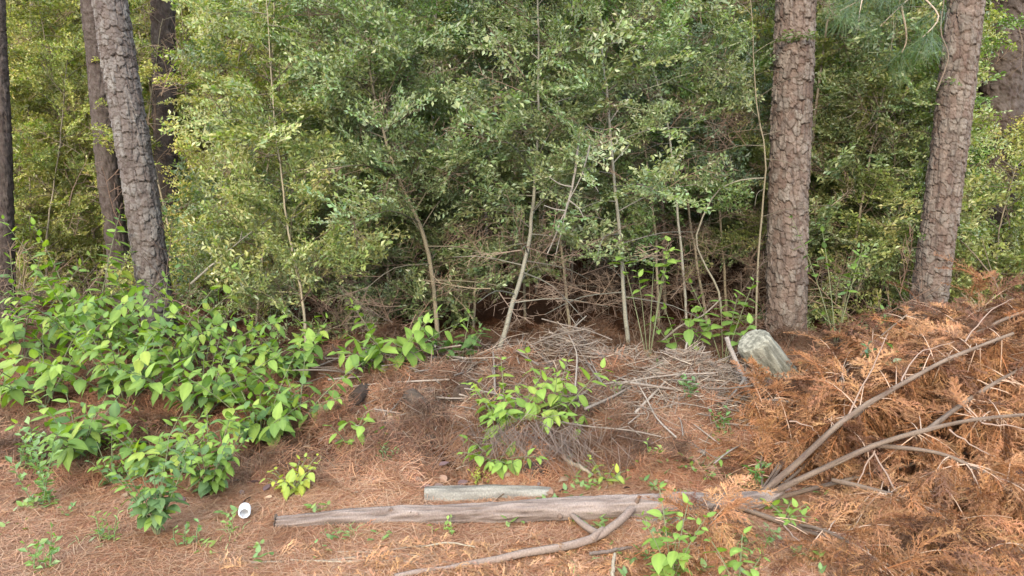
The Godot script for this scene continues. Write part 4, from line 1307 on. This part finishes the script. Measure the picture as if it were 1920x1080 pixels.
	for q in tw:
		var m := MB.new()
		var pts := curve(rel(q, root), 10)
		for i in range(1, 10):
			pts[i] += rdir() * 0.006
		m.tube(pts, taper(0.0045, 0.0015, 10), 6, Color(0.15, 0.1, 0.075), 0.1)
		part("twig", m.mesh(true), M.twig, o)
	# the dead foliage: side branchlets carry drooping feathery sprays
	var tb := MB.new()
	var xf := [[], [], [], []]
	var cc := [[], [], [], []]
	for k in 1050:
		var li: int = rng.randi() % lines.size()
		var line: Array = lines[li]
		var t := r(0.22, 1.0)
		if li <= 2:
			t = r(0.35, 1.0)
		if li == 3 or li == 11:
			t = r(0.1, 1.0)
		var fi: float = min(t * 24, 23.9)
		var at: Vector3 = line[int(fi)].lerp(line[int(fi) + 1], fi - int(fi))
		var f: Vector3 = (line[int(fi) + 1] - line[int(fi)]).normalized()
		if fine.get_noise_3d(at.x * 25, at.y * 25, at.z * 25) < -0.2:
			continue
		var d := (f * r(0.1, 1.0) + rdir() * 0.9).normalized()
		if d.y > 0 and li > 2:
			d.y *= 0.35
			d = d.normalized()
		if li <= 2:
			# the three bare front limbs stay clear: their foliage hangs behind and below
			d = (d + Vector3(0, -0.3, -1.0)).normalized()
			at += Vector3(0, -0.03, -0.04)
		var l := r(0.18, 0.42) * (0.65 if li in [11, 12, 14] else 1.0)
		var pts := []
		for i in 5:
			var s := i / 4.0
			pts.append(at + d * l * s + Vector3(0, -0.28 * l * s * s, 0))
		var made := 0
		var tone := rng.randf()
		var n := int(l / 0.038) + 2
		for i in n:
			var s := r(0.15, 1.0)
			var si: float = min(s * 4, 3.99)
			var p: Vector3 = pts[int(si)].lerp(pts[int(si) + 1], si - int(si))
			if p.y + root.y < gh(p.x + root.x, p.z + root.z) + 0.01:
				continue
			var clear := true
			for g in 2:
				for w in range(0, 25, 1):
					var e: Vector3 = p - lines[g][w]
					if e.z > -0.03 and e.z < 0.7 and absf(e.x) < 0.08 and absf(e.y - 0.25 * e.z) < 0.09:
						clear = false
			if not clear:
				continue
			var dd := (d * 0.7 + rdir() * 0.75 + Vector3(0, -0.45, 0)).normalized()
			var v := rng.randi() % 4
			xf[v].append(Transform3D(frame(dd, (Vector3.UP + rdir() * 0.5).normalized(), r(0.45, 1.05)), p))
			var c := Color(0.215, 0.104, 0.052).lerp(Color(0.37, 0.2, 0.102), tone)
			if tone < 0.12 or rng.randf() < 0.1:
				c = Color(0.135, 0.07, 0.043)
			cc[v].append(tint(c, 0.15, 0.06))
			made += 1
		if made > 3:
			tb.tube(pts, taper(0.0035, 0.0012, 4), 4, Color(0.27, 0.18, 0.125), 0.0, false)
	part("branchlets", tb.mesh(true), M.twig, o, "stuff")
	for v in 4:
		many("dead_foliage", cedar_sprays[v], M.cedar_leaf, xf[v], cc[v], o)

func build_litter() -> void:
	var o := thing("cedar_litter", "broken orange cedar sprays strewn over the straw along the bottom", "plant litter", Vector3.ZERO, "", "stuff")
	var xf := [[], []]
	var cc := [[], []]
	for k in 900:
		var p := Vector3(rng.randfn(0.25, 0.55), 0, -rng.randfn(2.95, 0.2))
		if k % 4 == 0:
			p = Vector3(r(-0.6, 1.2), 0, -r(2.6, 3.3))
		var a := r(0, TAU)
		var w := k % 2
		xf[w].append(Transform3D(frame(Vector3(cos(a), r(0.0, 0.35), sin(a)), (Vector3.UP + rdir() * 0.5).normalized(), r(0.45, 0.9)), gn(p, 0.012)))
		cc[w].append(tint(Color(0.3, 0.155, 0.08).lerp(Color(0.36, 0.21, 0.12), rng.randf()), 0.2, 0.05))
	for w in 2:
		many("dead_foliage", cedar_sprays[w], M.cedar_leaf, xf[w], cc[w], o)

func build_small() -> void:
	build_litter()
	# drinks can, lying with its open end towards the road
	var c0 := gn(Vector3(-1.284, 0, -3.620), 0.034)
	var can := thing("drink_can", "crushed white and silver drinks can lying on the straw", "can", c0)
	var prof := [[0.0, 0.024], [0.004, 0.027], [0.012, 0.0325], [0.02, 0.033], [0.06, 0.0325], [0.098, 0.033], [0.106, 0.0325], [0.114, 0.027], [0.118, 0.0265], [0.1185, 0.0245], [0.112, 0.0235]]
	var b := MB.new()
	for i in prof.size():
		for j in 32:
			var a := TAU * j / 32
			var dent := 1.0 - 0.10 * exp(-pow((a - 1.2) * 1.6, 2) - pow((prof[i][0] - 0.06) * 45, 2))
			b.vert(Vector3(cos(a) * prof[i][1] * dent, sin(a) * prof[i][1] * dent, prof[i][0]), Color(0.8, 0.8, 0.8))
	for i in prof.size() - 1:
		for j in 32:
			var a := i * 32 + j
			var e := i * 32 + (j + 1) % 32
			b.tri(a, e, a + 32)
			b.tri(e, e + 32, a + 32)
	var cm := grained(mat(0.35, Color(0, 0, 0), 0.5), 9.0, 0.02, 0.62, 1.0, 0.0)
	var body := part("body", b.mesh(true), cm, can)
	var e := MB.new()
	var mid := e.vert(Vector3(0, 0, 0.102), Color(0.1, 0.1, 0.105))
	for j in 32:
		var a := TAU * j / 32
		e.vert(Vector3(cos(a) * 0.0236, sin(a) * 0.0236, 0.112), Color(0.16, 0.16, 0.165))
	for j in 32:
		e.tri(mid, 1 + (j + 1) % 32, 1 + j)
	var em := mat(0.35, Color(0, 0, 0), 0.5)
	em.metallic = 0.2
	part("end", e.mesh(true), em, can)
	can.rotation = Vector3(-0.14, 0.3, 0)
	can.scale = Vector3.ONE * 0.85
	# weeds and tufts
	var gr := Color(0.12, 0.22, 0.07)
	weed("spindly weed in a column near the left edge of the straw", "", Vector3(-2.288, 0, -3.700), 0.4, 6, 0.05, Color(0.11, 0.2, 0.08))
	weed("small weed in the corner below the spindly column", "", Vector3(-1.922, 0, -3.050), 0.16, 7, 0.04, gr)
	weed("wispy weed between the spindly column and the bushy one", "", Vector3(-1.777, 0, -3.300), 0.14, 6, 0.035, gr, "weed", 0.12)
	weed("weed hanging over the left end of the straw under the shrubs", "", Vector3(-2.612, 0, -4.050), 0.2, 6, 0.04, Color(0.1, 0.18, 0.07))
	weed("tiny weed just below the can", "", Vector3(-1.287, 0, -3.400), 0.08, 4, 0.03, gr)
	weed("small weed by the foot of the bushy blue green one", "", Vector3(-1.418, 0, -3.250), 0.11, 4, 0.04, Color(0.1, 0.2, 0.08))
	weed("dark fern like weed on the bank below the small bright seedling", "", Vector3(-0.667, 0, -4.050), 0.1, 7, 0.03, Color(0.07, 0.14, 0.06), "weed", 0.15, 0.012)
	weed("dark green creeper leaves hanging beside the antler shaped stick", "", Vector3(1.067, 0, -4.500), 0.16, 7, 0.045, Color(0.07, 0.15, 0.07))
	weed("creeper leaves on the right slope of the bank near the cedar", "", Vector3(1.201, 0, -4.350), 0.16, 7, 0.04, Color(0.08, 0.17, 0.06))
	weed("dark leafy weed behind the fork of the cedar limbs", "", Vector3(1.275, 0, -3.950), 0.16, 7, 0.05, Color(0.08, 0.18, 0.06))
	weed("yellow green moss like weed growing on the silvery log", "", Vector3(-0.164, 0, -3.900), 0.09, 9, 0.022, Color(0.22, 0.27, 0.06), "weed", 0.3, 0.012)
	weed("low weed at the foot of the trunk under its middle", "", Vector3(-0.311, 0, -3.380), 0.07, 6, 0.03, Color(0.15, 0.25, 0.07))
	weed("small weed by the yellow seedling behind the trunk", "", Vector3(0.785, 0, -4.150), 0.12, 5, 0.035, Color(0.13, 0.24, 0.06))
	weed("dark green weed inside the dead cedar foliage", "", Vector3(2.096, 0.521, -4.400), 0.5, 8, 0.06, Color(0.05, 0.11, 0.05))
	weed("small dark plant at the far edge of the brush heap", "", Vector3(0.641, 0, -4.850), 0.12, 4, 0.03, Color(0.12, 0.2, 0.06))
	grass("short grass tuft before the cut end of the fallen trunk", Vector3(-0.795, 0, -3.350), 14, 0.07, gr)
	grass("grass tuft against the fallen trunk left of its middle", Vector3(-0.719, 0, -3.330), 12, 0.08, gr)
	grass("sparse grass between the bushy weed and the can", Vector3(-1.333, 0, -3.300), 16, 0.07, gr, 0.12)
	grass("thin grass blades left of the wispy weed", Vector3(-1.894, 0, -3.300), 14, 0.07, gr, 0.1)
	grass("green grass under the forked cedar stub", Vector3(0.282, 0, -3.050), 22, 0.06, gr, 0.14)
	grass("grass showing through the lowest cedar foliage", Vector3(1.000, 0, -3.200), 26, 0.16, gr, 0.12)
	grass("tall grass under the left shrubs", Vector3(-2.357, 0, -4.050), 26, 0.16, Color(0.1, 0.17, 0.06), 0.15)
	# a living pine branch hanging into the top of the view
	var pb := thing("pine_bough", "green needled pine bough hanging across the top between the two right pines", "branch", Vector3(2.993, 2.998, -5.600))
	var q0 := Vector3(2.993, 2.998, -5.600)
	var lines := [[Vector3(2.993, 2.998, -5.600), Vector3(2.770, 2.871, -5.500), Vector3(2.555, 2.714, -5.400), Vector3(2.401, 2.570, -5.350)], [Vector3(2.770, 2.871, -5.500), Vector3(2.443, 2.815, -5.400), Vector3(2.114, 2.660, -5.300)], [Vector3(2.628, 2.871, -5.500), Vector3(2.404, 2.882, -5.400), Vector3(2.220, 2.738, -5.200), Vector3(2.154, 2.557, -5.100)], [Vector3(2.703, 2.820, -5.500), Vector3(2.753, 2.627, -5.300), Vector3(2.609, 2.477, -5.200)], [Vector3(2.555, 2.714, -5.400), Vector3(2.604, 2.511, -5.400), Vector3(2.576, 2.409, -5.400)]]
	var m := MB.new()
	var xf := []
	var cc := []
	for ln in lines:
		var pts := curve(rel(ln, q0), 8)
		m.tube(pts, taper(0.008, 0.003, 8), 5, Color(0.2, 0.15, 0.11), 0.1)
		for k in 6:
			var p: Vector3 = pts[2 + k]
			xf.append(Transform3D(frame((pts[8] - pts[2]).normalized() + rdir() * 0.9 + Vector3(0, -0.2, 0), Vector3.UP, r(0.7, 1.0)), p))
			cc.append(tint(Color(0.06, 0.1, 0.035), 0.3))
	part("branches", m.mesh(true), M.twig, pb)
	many("needles", needle_tufts[0], M.leaf, xf, cc, pb)
